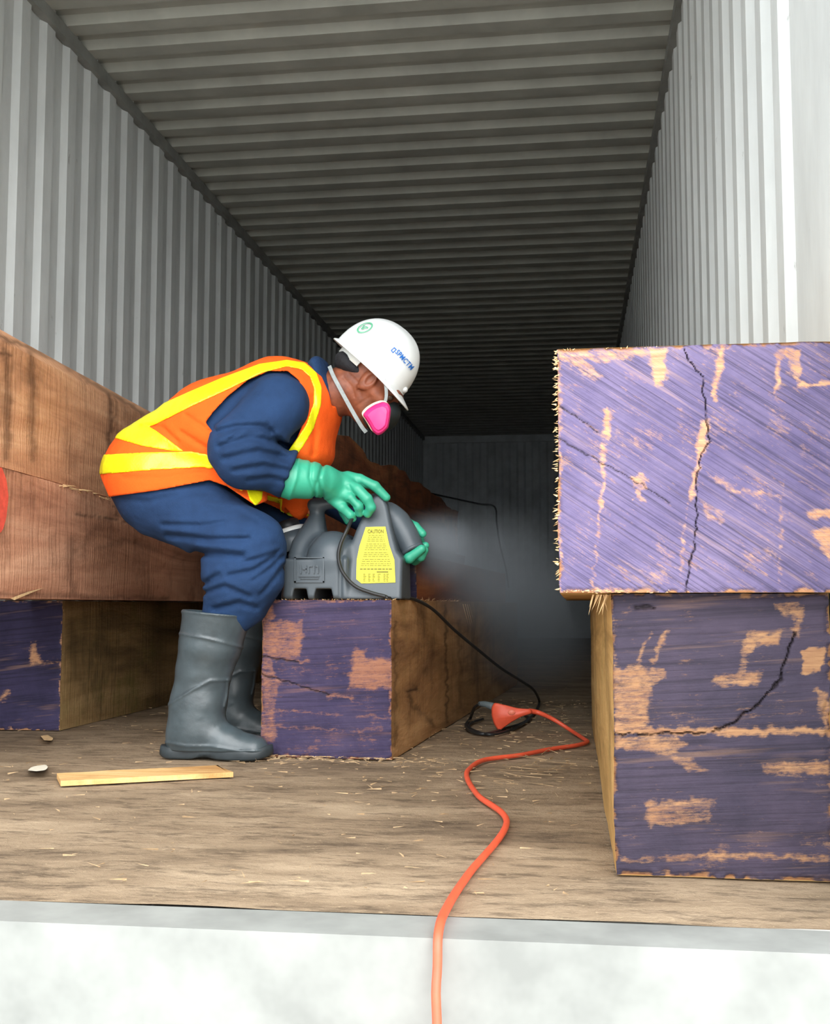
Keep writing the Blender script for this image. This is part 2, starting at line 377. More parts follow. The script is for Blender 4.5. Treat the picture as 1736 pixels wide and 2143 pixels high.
# ================================================================== TIMBERS
m_split = M_plain('fresh_splinters', srgb(226, 190, 140), .85, .2, 60)
def timber(name, label, O, yaw, w, L, h, end_mat, side_mat, res=.006, rough=.004, wear=(), cracks=(), group=None,
           chamfer=None, stains=(), sfine=.02, chip=.006, nl=60, taper=None, splinters=None, base_wear=0.0):
    O = np.asarray(O, float); cy, sy = math.cos(yaw), math.sin(yaw)
    toW = lambda P: O+np.stack([P[:, 0]*cy+P[:, 1]*sy, -P[:, 0]*sy+P[:, 1]*cy, P[:, 2]], -1)
    Vs, Fs, Ms, n0 = [], [], [], 0
    def grid(fn, nu, nv, mi):
        nonlocal n0
        u, v = np.meshgrid(np.linspace(0, 1, nu), np.linspace(0, 1, nv), indexing='ij')
        P = fn(u.ravel(), v.ravel()); Vs.append(P)
        i = (np.arange(nu-1)[:, None]*nv+np.arange(nv-1)[None]).ravel()+n0
        Fs.append(np.stack([i, i+nv, i+nv+1, i+1], 1)); Ms.append(np.full(len(i), mi)); n0 += len(P)
    st = lambda *a: np.stack(np.broadcast_arrays(*a), -1)
    nu = max(4, int(w/res)); nv = max(4, int(h/res))
    grid(lambda u, v: st(u*w, 0*u, v*h), nu, nv, 0); nfront = nu*nv
    yy = lambda v: L*v**1.5
    su, sv = max(4, int(w/sfine)), max(4, int(h/sfine))
    grid(lambda v, u: st(0*u, yy(v), (1-u)*h), nl, nv if res < .004 else sv, 1)   # left
    grid(lambda v, u: st(0*u+w, yy(v), u*h), nl, nv if res < .004 else sv, 1)     # right
    grid(lambda v, u: st(u*w, yy(v), 0*u+h), nl, su, 1)     # top (faces set below)
    grid(lambda v, u: st((1-u)*w, yy(v), 0*u), nl, su, 1)   # bottom
    grid(lambda u, v: st((1-u)*w, 0*u+L, v*h), su, sv, 1)
    P = np.vstack(Vs); sd = hash(name+label) % 97 if False else (len(label)*7) % 97
    D = np.stack([fbm(P*np.array([9, 1.6, 9])+q*17.3, sd+q) for q in range(3)], -1)*rough
    D += np.stack([fbm(P*np.array([45, 12, 45])+q*7.3, sd+5+q) for q in range(3)], -1)*rough*.35
    D[P[:, 2] < 1e-6, 2] = 0; D[P[:, 2] > h-1e-6, 2] = -np.abs(D[P[:, 2] > h-1e-6, 2])
    if taper is not None: P = taper(P)
    P2 = P+D
    if chamfer:                                             # waney corner on the right top edge: (run across, run down)
        cx_, cz_ = chamfer; s = (P2[:, 0]-(w-cx_))/cx_+(P2[:, 2]-(h-cz_))/cz_-1
        k = np.maximum(s, 0); n2 = 1/cx_**2+1/cz_**2; P2[:, 0] -= k/(cx_*n2); P2[:, 2] -= k/(cz_*n2)
    f = slice(0, nfront); e = np.minimum(np.minimum(P[f, 0], w-P[f, 0]), np.minimum(P[f, 2], h-P[f, 2]))
    ch = np.clip(1-e/(.008*(1.2+fbm(P[f]*np.array([40, 1, 40]), 3))), 0, 1)*np.clip(.5+fbm(P[f]*np.array([70, 1, 70]), 8)*1.4, 0, 1)
    P2[f, 1] += ch*chip
    wr = np.zeros(len(P2), np.float32); ck = np.zeros(len(P2), np.float32)
    wr[f] = base_wear
    if len(wear) or len(cracks):
        Q = proj(toW(P[f])).astype(np.float32)
        jit = np.stack([fbm(np.c_[Q/14, np.zeros(len(Q))], 21), fbm(np.c_[Q/14, np.zeros(len(Q))], 33)], -1)*8
        Qj = (Q+jit).astype(np.float32)
        for kind, pts, wd_, amt in wear:
            d = poly2(Qj, pts)-wd_ if kind == 'p' else line2(Qj, pts)-wd_
            wr[f] = np.maximum(wr[f], .84*amt*np.clip(.6-d/14, 0, 1))
        for pts, wd_, dep in cracks:
            Qc = (Q+jit*.7).astype(np.float32); g = np.exp(-(line2(Qc, pts)/(wd_*(.75+.5*fbm(np.c_[Q/25, 0*Q[:, :1]], 5))))**2)
            ck[f] = np.maximum(ck[f], g*.9); P2[f, 1] += g*dep
    wr[f] = np.maximum(wr[f], ch*1.1)
    if len(stains):
        m = (P[:, 0] > w-.001) | (P[:, 2] > h-.001); m[:nfront] = False
        Q = proj(toW(P2[m])).astype(np.float32); j = np.stack([fbm(np.c_[Q/12, 0*Q[:, :1]], 51), fbm(np.c_[Q/12, 0*Q[:, :1]], 57)], -1)*7; Q = (Q+j).astype(np.float32)
        for kind, pts, wd_, amt in stains:
            g = amt*np.exp(-np.maximum(line2(Q, pts)/wd_, 0)**2)
            (ck if kind == 'd' else wr)[m] = np.maximum((ck if kind == 'd' else wr)[m], g)
    me = mesh_from(name, P2, np.vstack(Fs))
    me.materials.append(end_mat); me.materials.append(side_mat)
    me.polygons.foreach_set('material_index', np.concatenate(Ms).astype(np.int32))
    for nm, arr in (('wear', wr), ('crack', ck)):
        a = me.attributes.new(nm, 'FLOAT', 'POINT'); a.data.foreach_set('value', arr.astype(np.float32))
    bm = bmesh.new(); bm.from_mesh(me); bmesh.ops.remove_doubles(bm, verts=bm.verts, dist=.0004)
    bmesh.ops.recalc_face_normals(bm, faces=bm.faces); bm.to_mesh(me); bm.free()
    me.polygons.foreach_set('use_smooth', np.ones(len(me.polygons), bool))
    try: me.set_sharp_from_angle(angle=math.radians(40))
    except Exception: pass
    o = bpy.data.objects.new(name, me); COL.objects.link(o); o.location = O; o.rotation_euler = (0, 0, -yaw)
    tag(o, label, 'timber', group)
    if splinters:
        V, Fc = shards_vf(splinters[0], splinters[1]); s = obj('splinters', V, Fc, m_split, None, False); s.parent = o; s['kind'] = 'stuff'
        s['label'] = 'pale torn wood splinters along the sawn edge'
    return o

W_A, W_B = srgb(186, 128, 96), srgb(232, 190, 150)
e_R1 = M_end('end_paint_lavender', srgb(88, 79, 114), srgb(114, 102, 134), srgb(164, 110, 84), srgb(206, 164, 124), -.60, .62, 190)
e_R2 = M_end('end_paint_dull_violet', srgb(46, 41, 56), srgb(64, 55, 70), srgb(122, 84, 62), srgb(160, 122, 86), .06, .45, 90)
e_M = M_end('end_paint_violet', srgb(51, 45, 74), srgb(70, 61, 88), srgb(128, 84, 68), srgb(160, 112, 88), .05, .45, 90)
e_C = M_end('end_paint_indigo', srgb(44, 40, 66), srgb(62, 56, 86), srgb(170, 120, 90), srgb(206, 160, 120), .1, .5, 80)
s_pink = M_wood('wood_pinkish', srgb(156, 108, 78), srgb(200, 148, 112), srgb(224, 176, 138), stain=srgb(104, 82, 66))
s_B = M_wood('wood_reddish', srgb(150, 100, 76), srgb(196, 142, 112), srgb(220, 170, 138), stain=srgb(112, 76, 58))
s_M = M_wood('wood_brown', srgb(118, 84, 56), srgb(178, 138, 94), srgb(208, 170, 124), stain=srgb(84, 62, 42), moss=.25)
s_C = M_wood('wood_mossy', srgb(84, 66, 40), srgb(140, 112, 72), srgb(170, 140, 96), stain=srgb(58, 50, 30), moss=.6)
s_E = M_wood('wood_dark', srgb(70, 40, 24), srgb(138, 80, 48), srgb(176, 116, 70), stain=srgb(44, 32, 22))
s_R = M_wood('wood_tan', srgb(140, 108, 62), srgb(190, 150, 92), srgb(214, 178, 118), stain=srgb(110, 84, 50), moss=.3)

ZT = .427
# --- right pair, sticking out to the door sill
O = atY(1170, 1240, 1.77); O[2] = .4302
R1w = XR-.006-O[0]; R1h = .3812
def spl_R1(i):
    if i < 150: z = RNG.uniform(0, R1h); return (RNG.uniform(-.002, .003), RNG.uniform(0, .012), z), (-1, RNG.uniform(-.6, .4), RNG.uniform(-.9, .5)), RNG.uniform(.0008, .0022), RNG.uniform(.003, .010)
    if i < 190: return (RNG.uniform(0, .17), RNG.uniform(0, .01), RNG.uniform(.0, .004)), (RNG.normal()*.6, -.9, -.12), RNG.uniform(.0008, .002), RNG.uniform(.004, .012)
    if i < 225: return (RNG.uniform(0, .2), RNG.uniform(0, .01), R1h-.002), (RNG.normal(), -.4, .8), RNG.uniform(.0006, .0014), RNG.uniform(.002, .005)
    return (RNG.uniform(0, .1), RNG.uniform(0, .01), .003), (RNG.normal(), -1, -.1), RNG.uniform(.0012, .002), RNG.uniform(.006, .012)
wearR1 = [('p', [(1165, 728), (1385, 728), (1350, 742), (1300, 752), (1262, 760), (1225, 752), (1255, 790), (1245, 802), (1200, 768), (1165, 750)], 2, .72),
          ('p', [(1352, 728), (1392, 728), (1390, 790), (1372, 812), (1358, 770)], 0, 1.1), ('p', [(1508, 715), (1516, 728), (1500, 835), (1490, 833), (1496, 770)], 1, .95),
          ('p', [(1622, 728), (1678, 728), (1676, 800), (1668, 800), (1645, 752), (1635, 760), (1632, 815), (1622, 825), (1624, 780)], 0, .85),
          ('l', [(1675, 808), (1706, 804), (1740, 798)], 4, 1.1), ('l', [(1272, 862), (1268, 905)], 8, .95), ('l', [(1264, 930), (1262, 1010), (1256, 1060)], 4, .9),
          ('l', [(1254, 1060), (1246, 1170), (1238, 1232)], 3, .7), ('p', [(1318, 995), (1345, 990), (1355, 1020), (1338, 1025), (1350, 1052), (1325, 1045), (1330, 1020)], 2, .85),
          ('p', [(1466, 880), (1486, 878), (1480, 930), (1466, 960), (1452, 1050), (1440, 1048), (1456, 960), (1460, 920)], 1, .9), ('l', [(1440, 1050), (1432, 1110), (1425, 1200)], 4, .62),
          ('l', [(1480, 985), (1510, 1010), (1535, 1028), (1600, 1032), (1640, 1040)], 5, .62), ('p', [(1470, 1050), (1515, 1070), (1510, 1100), (1480, 1090)], 3, .66),
          ('p', [(1686, 1072), (1740, 1062), (1740, 1084), (1696, 1086)], 1, .8), ('p', [(1700, 1110), (1740, 1105), (1740, 1180), (1728, 1165)], 2, .85),
          ('l', [(1166, 735), (1170, 1000), (1172, 1240)], 5, .8), ('l', [(1170, 1236), (1260, 1238), (1330, 1240)], 6, .85), ('l', [(1640, 1000), (1634, 1100), (1630, 1220)], 4, .58)]
crR1 = [([(1428, 730), (1450, 765), (1468, 790), (1472, 820), (1478, 860), (1486, 920), (1466, 955), (1458, 1000), (1458, 1080), (1452, 1150), (1440, 1200), (1436, 1238)], 1.7, .005),
        ([(1168, 850), (1250, 905)], 1.6, .002), ([(1170, 920), (1300, 990), (1400, 1050)], 1.6, .002)]
timber('timber', 'large lavender-painted sawn timber lying on top of another beam', O, 0, R1w, 2.6, R1h, e_R1, s_R, .0017, .0028, wearR1, crR1, None, nl=40, base_wear=.22, splinters=(245, spl_R1))
O2 = atY(1280, 1256, 1.80); O2[2] = 0.001
R2w = atY(1731, 1256, 1.80)[0]-O2[0]; R2h = .4285
wearR2 = [('l', [(1362, 1320), (1350, 1345), (1338, 1385)], 2.5, 1.0), ('l', [(1396, 1322), (1382, 1350), (1366, 1385)], 5, .85), ('p', [(1284, 1398), (1390, 1398), (1395, 1420), (1365, 1435), (1350, 1530), (1284, 1530)], 2, .8),
          ('p', [(1562, 1325), (1632, 1325), (1625, 1348), (1585, 1350), (1560, 1372), (1545, 1365)], 1, .85), ('p', [(1490, 1412), (1590, 1408), (1580, 1436), (1495, 1438)], 1, .85), ('l', [(1555, 1365), (1553, 1415)], 10, .7),
          ('p', [(1610, 1262), (1685, 1262), (1668, 1335), (1655, 1330), (1662, 1290), (1625, 1275)], 1, .8), ('l', [(1282, 1532), (1400, 1532), (1732, 1530)], 6, 1.1), ('p', [(1284, 1545), (1420, 1545), (1440, 1560), (1400, 1580), (1340, 1570), (1284, 1570)], 2, .75),
          ('p', [(1395, 1580), (1440, 1585), (1480, 1615), (1440, 1616)], 2, .7), ('p', [(1700, 1440), (1735, 1450), (1735, 1530), (1725, 1520)], 1, .8), ('p', [(1590, 1600), (1735, 1590), (1735, 1615), (1600, 1618)], 2, .7), ('l', [(1282, 1262), (1284, 1400)], 3, .7), ('p', [(1680, 1360), (1720, 1360), (1710, 1400), (1680, 1410)], 0, 1.8),
          ('p', [(1350, 1680), (1500, 1670), (1480, 1720), (1360, 1730)], 2, .7), ('l', [(1300, 1800), (1500, 1790), (1730, 1800)], 6, .7)]
crR2 = [([(1660, 1325), (1645, 1375), (1632, 1420), (1605, 1450), (1585, 1475), (1560, 1490), (1530, 1515), (1500, 1530)], 3, .008), ([(1282, 1538), (1400, 1536), (1500, 1534)], 2, .006), ([(1330, 1268), (1370, 1272)], 4, .006)]
timber('timber', 'dull violet-ended beam with scraped patches, lying underneath the lavender timber', O2, 0, R2w, 2.2, R2h, e_R2, s_R, .0022, .003, wearR2, crR2, None, nl=50, base_wear=.16,
       splinters=(14, lambda i: ((RNG.uniform(-.03, .0), RNG.uniform(.0, .03), R2h-.002), (-.35+RNG.normal()*.2, -.1, -1), RNG.uniform(.0012, .002), RNG.uniform(.015, .036)) if i < 12 else ((RNG.uniform(-.004, .02), RNG.uniform(-.002, .02), R2h-RNG.uniform(0, .05)), (RNG.normal()-.3, -.6, -1.0), RNG.uniform(.001, .002), RNG.uniform(.01, .026))))
# --- middle beam that carries the sprayer
OM = atZ(545, 1583, 0); YAWM = math.radians(3.7); MW = np.linalg.norm(atZ(825, 1585, 0)-OM)
aM = np.array([math.sin(YAWM), math.cos(YAWM), 0]); rM = np.array([math.cos(YAWM), -math.sin(YAWM), 0])
wearM = [('p', [(545, 1262), (570, 1262), (572, 1290), (560, 1300), (632, 1300), (628, 1370), (600, 1380), (545, 1372)], 2, .78), ('p', [(742, 1358), (766, 1360), (768, 1378), (822, 1378), (822, 1440), (728, 1440), (736, 1400)], 1, .9),
         ('l', [(690, 1458), (740, 1460)], 4, .8), ('l', [(545, 1375), (600, 1380), (645, 1386)], 3, .8), ('l', [(600, 1430), (660, 1442), (700, 1455)], 2, .7), ('l', [(560, 1490), (620, 1488), (720, 1495), (822, 1505)], 3, .72), ('l', [(580, 1520), (700, 1526), (800, 1528)], 3, .7),
         ('p', [(543, 1380), (565, 1382), (580, 1430), (570, 1480), (575, 1550), (543, 1555)], 4, .68), ('l', [(545, 1258), (700, 1256), (826, 1256)], 3, .8)]
crM = [([(545, 1376), (580, 1380), (620, 1386)], 2, .004), ([(545, 1410), (590, 1425), (640, 1438), (690, 1455)], 2, .004)]
def spl_M(i):
    if i < 60: return (RNG.uniform(0, MW), RNG.uniform(0, .01), ZT-.001), (RNG.normal(), -.5, .7), RNG.uniform(.0006, .0014), RNG.uniform(.003, .007)
    if i < 140: return (MW-RNG.uniform(-.002, .01), RNG.uniform(0, 1.1), ZT-.001), (RNG.normal()*.4+.3, RNG.normal(), .35), RNG.uniform(.0006, .0013), RNG.uniform(.008, .022)
    if i < 144: return (MW+.002, 1.15+.05*i % .2, ZT-.01), (.25, 0, -1), .0016, RNG.uniform(.06, .11)
    return (RNG.uniform(0, MW), RNG.uniform(-.004, .003), .004), (RNG.normal(), -.5, .1), RNG.uniform(.0008, .0016), RNG.uniform(.01, .025)
timber('timber', 'violet-ended beam carrying the grey sprayer', OM, YAWM, MW, 3.0, ZT, e_M, s_M, .0026, .0035, wearM, crM, None, base_wear=.2, nl=160, sfine=.008,
       stains=[('d', [(852, 1446), (872, 1440)], 5, .9), ('d', [(855, 1455), (862, 1475), (880, 1490), (905, 1515)], 5, .6), ('w', [(835, 1500), (850, 1540), (870, 1530), (880, 1500)], 14, .35), ('d', [(932, 1270), (934, 1400), (936, 1510)], 3, .7), ('d', [(826, 1300), (828, 1560)], 4, .5), ('d', [(890, 1400), (930, 1380)], 16, .35), ('d', [(960, 1300), (962, 1480)], 4, .4)], splinters=(180, spl_M))
# --- slab behind the sprayer
OD = OM+aM*.36+rM*.02; OD[2] = ZT
timber('timber', 'thin dark slab lying on the middle beam behind the sprayer', OD, YAWM, MW-.025, 2.2, .14, e_C, s_E, .008, .003, (), ())
# --- left stack against the wall
OC = atY(125, 1522, 3.6); OC[2] = 0; WC = OC[0]-(XL+.008); OC[0] -= WC
timber('timber', 'indigo-ended bottom beam beside the left wall under two others', OC, 0, WC, 4.2, ZT, e_C, s_C, .004, .003, nl=120, sfine=.01, stains=[('w', [(134, 1262), (132, 1515)], 6, .35), ('d', [(150, 1300), (160, 1420)], 10, .4), ('d', [(250, 1400), (290, 1380), (320, 1420)], 14, .4), ('d', [(330, 1270), (330, 1470)], 20, .4)], wear=
       [('p', [(62, 1345), (75, 1340), (82, 1385), (62, 1390)], 1, .9), ('l', [(0, 1460), (20, 1448)], 2, .9), ('l', [(60, 1392), (125, 1385)], 2, .55)], cracks=(), 
       splinters=(26, lambda i: ((WC+RNG.uniform(-.003, .002), RNG.uniform(-.002, .01), RNG.uniform(0, ZT)), (.5, -1, RNG.normal()*.5), .0012, RNG.uniform(.003, .008))))
YL = math.radians(-3.4); aL = np.array([math.sin(YL), math.cos(YL), 0]); rL = np.array([math.cos(YL), -math.sin(YL), 0])
PB = atX(0, 1250, -1.45); WB = .29
OB = PB-aL*.4-rL*WB; OB[2] = ZT+.003
ZA = atX(0, 976, -1.45)[2]; ZAT = atX(0, 665, -1.45)[2]
tB = timber('timber', 'reddish-brown beam in the left stack between two others', OB, YL, WB, 3.1, ZA-OB[2]-.001, s_B, s_B, .012, .006, chip=.002, nl=150, sfine=.007,
       stains=[('d', [(0, 978), (40, 985), (95, 990)], 5, .7), ('w', [(100, 992), (170, 1008), (235, 1024)], 7, .8), ('d', [(150, 1130), (148, 1200), (155, 1245)], 10, .55), ('d', [(170, 1160), (190, 1110), (230, 1080)], 9, .3), ('d', [(160, 1075), (240, 1088), (270, 1095)], 2.5, .8), ('d', [(0, 1245), (160, 1248), (350, 1252)], 5, .6), ('d', [(240, 1060), (245, 1075)], 5, .8), ('d', [(200, 1150), (260, 1130), (330, 1150)], 6, .35), ('d', [(110, 1120), (112, 1180)], 6, .25)],
       splinters=(30, lambda i: ((WB+RNG.uniform(-.004, .001), RNG.uniform(.75, 1.5), ZA-OB[2]-RNG.uniform(0, .012)), (.4, 1, RNG.normal()*.1), RNG.uniform(.002, .004), RNG.uniform(.02, .06))))
OA = OB-rL*.012; OA[2] = ZA+.001
timber('timber', 'uppermost beam of the left stack with a waney top edge', OA, YL, WB, 3.1, ZAT-ZA, s_pink, s_pink, .012, .006, chip=.002, chamfer=(.045, .05), nl=150, sfine=.007,
       stains=[('d', [(8, 735), (14, 760), (18, 860), (14, 960)], 8, .7), ('d', [(0, 742), (18, 742)], 6, .9), ('d', [(64, 725), (68, 800), (66, 880), (70, 960)], 9, .6), ('d', [(228, 800), (230, 880), (226, 980)], 5, .8), ('d', [(240, 830), (244, 960)], 3, .6), ('d', [(0, 706), (60, 725), (125, 757), (215, 812), (300, 866)], 5, .75), ('d', [(220, 790), (248, 800)], 6, .8), ('d', [(20, 682), (55, 692)], 3, .8), ('d', [(140, 900), (150, 970)], 12, .3), ('w', [(0, 684), (60, 706), (200, 790), (300, 850)], 12, .45)])
# red spray mark on the flank of beam B, and its torn sliver
mk = resample([(-30, 975), (4, 978), (14, 1005), (18, 1040), (13, 1085), (5, 1112), (-10, 1120), (-30, 1115)], 40)
def on_flank(px, py, off=.006):
    n = rL; r = ray(px, py); t = ((PB+rL*off-CAM)@n)/(r@n); return CAM+r*t
o = obj('paint_mark', [on_flank(*p) for p in mk], [tuple(range(40))], M_plain('red_spray_paint', srgb(236, 92, 74), .7, .15, 40), None, False)
o.parent = tB; o.matrix_parent_inverse = tB.matrix_basis.inverted(); o['label'] = 'faded red spray paint blotch'
o = obj('sliver', *prism_vf([on_flank(*p, .008) for p in ((22, 1252), (60, 1238), (92, 1230), (60, 1243), (30, 1256))], [on_flank(*p, .004) for p in ((22, 1252), (60, 1238), (92, 1230), (60, 1243), (30, 1256))]), m_split, None, False)
o.parent = tB; o.matrix_parent_inverse = tB.matrix_basis.inverted(); o['label'] = 'pale torn wood sliver'
# --- dark rough stack behind the worker
YE = math.radians(2.2); aE = np.array([math.sin(YE), math.cos(YE), 0]); rE = np.array([math.cos(YE), -math.sin(YE), 0])
PE = atY(660, 866, 4.3); WE = .36; zE = PE[2]
OE = PE-rE*WE
def lump(P):
    P = P.copy(); g = fbm(np.c_[P[:, 1]*1.9, P[:, 0]*2, P[:, 2]*2], 44); top = P[:, 2]/max(P[:, 2].max(), 1e-6)
    P[:, 2] += top*(g*.06); P[:, 0] += g*.03*(P[:, 0] > WE*.5); return P
OE0 = OE+aE*1.1; OE0[2] = 0.002; timber('timber', 'dark floor-level beam behind the worker under two rough ones', OE0, YE, WE, 3.1, ZT-.002, s_E, s_E, .012, .008)
OE1 = OE.copy(); OE1[2] = ZT+.012; h1 = (zE-ZT)*.5
timber('timber', 'dark rough beam behind the worker, in the middle of its stack', OE1, YE, WE, 4.4, h1-.012, s_E, s_E, .012, .012)
OE2 = OE.copy(); OE2[2] = ZT+h1+.012
timber('timber', 'dark bark-edged log-like beam topping the stack behind the worker', OE2, YE, WE, 4.1, zE-OE2[2]-.03, s_E, s_E, .012, .014, taper=lump, nl=90)

# ================================================================== text and flat marks
def text_uv(body, spacing=1.0, bold=0.0):
    cu = bpy.data.curves.new('t', 'FONT'); cu.body = body; cu.size = 1; cu.space_character = spacing; cu.resolution_u = 3; cu.offset = bold
    o = bpy.data.objects.new('t', cu); COL.objects.link(o); bpy.context.view_layer.update()
    me = o.evaluated_get(bpy.context.evaluated_depsgraph_get()).to_mesh()
    V = np.array([v.co[:2] for v in me.vertices]); Fc = [tuple(p.vertices) for p in me.polygons]
    bpy.data.objects.remove(o); bpy.data.curves.remove(cu)
    V -= V.min(0); return V/V.max(0), Fc

# ================================================================== SPRAYER
YS0, YSC = 3.100, 3.21
m_grey = M_plain('grey_moulded_plastic', srgb(74, 83, 90), .42, .06, 14, .05, .5, 300)
m_black = M_plain('black_rubber', srgb(26, 28, 30), .5, .1, 30)
m_yellow = M_plain('yellow_label', srgb(238, 226, 24), .45, .04, 20)
m_ink = M_plain('label_print', srgb(84, 76, 10), .6, .05, 20)
m_white = M_plain('white_plastic', srgb(222, 226, 224), .35, .03, 20)
def xz(pts, Y): return px_pts(pts, Y)[:, [0, 2]].astype(np.float32)
zb = ZT+.0015
towR = xz([(777, 1034), (786, 1028), (796, 1032), (806, 1058), (818, 1110), (830, 1152), (842, 1168), (842, 1256), (720, 1256), (720, 1185), (728, 1145), (742, 1105), (756, 1070), (768, 1046)], YS0+.02)
towL = xz([(588, 1256), (592, 1180), (602, 1130), (622, 1095), (640, 1062), (648, 1048), (664, 1048), (666, 1080), (672, 1130), (676, 1180), (676, 1256)], YS0+.04)
def smax(a, b, k): return -smin(-a, -b, k)
def spr(P):
    Q = P[:, [0, 2]]; y = P[:, 1]; t = np.clip((P[:, 2]-zb)/.3, 0, 1)
    dR = smax(smax(poly2(Q, towR), (YS0+.062*t)-y, .012), y-(3.30-.06*t), .02)
    dL = smax(smax(poly2(Q, towL), (YS0+.012+.10*t)-y, .03), y-(3.31-.07*t), .03)
    c0 = atY(591, 1180, YS0); c1 = atY(728, 1180, YS0); zt = atY(600, 1166, YS0)[2]
    base = rbox(P, ((c0[0]+c1[0])/2, (YS0+3.315)/2, (zb+zt)/2), ((c1[0]-c0[0])/2, (3.315-YS0)/2, (zt-zb)/2), .012)
    dm = atY(694, 1168, 3.16)
    dome = cone(P, (dm[0], 3.175, dm[2]), (dm[0], 3.27, dm[2]), .078, .078)
    d = smin(smin(smin(base, dome, .012), dL, .015), dR, .012)
    h0 = atY(655, 1056, YSC); h1 = atY(784, 1046, YSC); d = smin(d, cone(P, h0, h1, .017, .018), .02)
    for a, b in ((615, 640), (661, 692)):                     # openings between the feet
        p0 = atY(a, 1232, YS0); p1 = atY(b, 1232, YS0)
        w = (p1[0]-p0[0])/2*(1+.25*np.clip((p0[2]-P[:, 2])/.02, 0, 1))
        cut = np.maximum(np.abs(P[:, 0]-(p0[0]+p1[0])/2)-w, P[:, 2]-p0[2]); d = smax(d, -cut, .004)
    for px_, py_ in (((700, 1012)),): pass
    gl = line2(Q, xz([(737, 1100), (722, 1140), (716, 1180), (716, 1246)], YS0+.03)); d = d+.004*np.exp(-(gl/.006)**2)   # seam beside the tower
    gl = line2(Q, xz([(668, 1120), (646, 1150), (642, 1166), (592, 1168)], YS0+.05)); d = d+.003*np.exp(-(gl/.005)**2)
    d = np.maximum(d, zb-P[:, 2])
    return d
c = atY(715, 1250, YSC)
spray = thing('sprayer', 'grey plastic electric fogger with yellow warning label standing on the violet-ended beam', 'sprayer', (c[0], YSC, zb))
l0 = atY(582, 1250, 3.1); l1 = atY(848, 1020, 3.1)
implicit('body', spr, (l0[0]-.01, 3.085, zb-.006), (l1[0]+.012, 3.335, l1[2]+.02), .0028, m_grey, spray)
# label lies on the sloping near face of the tower
def face(px, py, lift=.0015):
    r = ray(px, py)
    # plane: y = YS0 + .062*(z-zb)/.3 - lift
    a = r[1]-.062/.3*r[2]; b = YS0-lift+.062/.3*(CAMH-zb); return CAM+r*(b/a)
def ppoly(name, pts, lift, mat, parent): P = [face(x, y, lift) for x, y in pts]; return obj(name, P, [tuple(range(len(P)))], mat, parent, False)
lab = ppoly('label', [(765, 1103), (806, 1102), (814, 1140), (825, 1172), (827, 1219), (756, 1221), (745, 1212), (746, 1172), (752, 1142)], .0022, m_yellow, spray)
lab['label'] = 'yellow caution label with fine print'
uv, fc = text_uv('CAUTION', 1, .02); obj('caution_text', [face(769+u*33, 1116-v*8, .0034) for u, v in uv], fc, m_ink, lab, False)
V, Fc = [], []
def bar(x0, x1, y0, y1, lift=.0030):
    b = len(V); V.extend([face(x, y, lift) for x, y in ((x0, y1), (x1, y1), (x1, y0), (x0, y0))]); Fc.append((b, b+1, b+2, b+3))
rr = random.Random(3)
for k, y in enumerate([1120, 1124, 1128, 1132, 1138, 1142, 1146, 1150, 1156, 1160, 1164, 1170, 1174, 1179, 1183]):
    hw = 18+(y-1120)*.26; x = 786-hw+3
    while x < 786+hw-2: w = rr.uniform(3, 9); bar(x, min(x+w, 786+hw-2), y, y+.9); x += w+1.6
x = 753
while x < 818: w = rr.uniform(3, 8); bar(x, x+w, 1190, 1191.8); x += w+1.5
bar(788, 812, 1196, 1198)
for cx_ in (760, 770, 779, 790, 802, 808):
    for y in np.arange(1201, 1217, 2.4): bar(cx_, cx_+rr.uniform(3, 6), y, y+1.1)
obj('fine_print', V, Fc, m_ink, lab, False)
# raised badge frame with worn raised lettering
V, Fc = [], []
def rb(x0, x1, y0, y1, Y=YS0-.005):
    b = len(V); v, f = prism_vf(px_pts([(x0, y1), (x1, y1), (x1, y0), (x0, y0)], Y), px_pts([(x0, y1), (x1, y1), (x1, y0), (x0, y0)], YS0+.006))
    V.extend(v); Fc.extend([tuple(i+b for i in q) for q in f])
for a in ((615, 619, 1166, 1219), (675, 678, 1166, 1219), (615, 678, 1166, 1168), (615, 678, 1216, 1219), (625, 668, 1205, 1207)): rb(*a)
obj('badge_frame', V, Fc, m_grey, spray, False)
V, Fc = [], []
for a in ((628, 630.5, 1182, 1200), (633, 641, 1190, 1192), (639, 641, 1183, 1198), (645, 647, 1184, 1200), (647, 653, 1184, 1186), (656, 658, 1182, 1200), (660, 666, 1184, 1186), (664, 666, 1186, 1200), (628, 666, 1210, 1211.5)): rb(*a)
obj('badge_relief', V, Fc, m_grey, spray, False)
# duct nozzle
NP = catmull([atY(796, 1068, 3.225), atY(812, 1074, 3.222), atY(830, 1092, 3.218), atY(848, 1120, 3.212), atY(863, 1150, 3.205)], 6)
nr = np.interp(np.linspace(0, 1, len(NP)), [0, .2, .5, .8, 1], [.022, .032, .0385, .037, .0325])
noz = obj('nozzle', *tube_vf(NP, nr, 28, False), m_grey, spray)
d = NP[-1]-NP[-2]; d /= np.linalg.norm(d)
lip = np.array([NP[-1]-d*.004, NP[-1], NP[-1]+d*.006, NP[-1]+d*.006, NP[-1]-d*.02, NP[-1]-d*.03])
obj('nozzle_rim', *tube_vf(lip, [.0325, .035, .034, .029, .027, .001], 28, False), m_grey, noz)
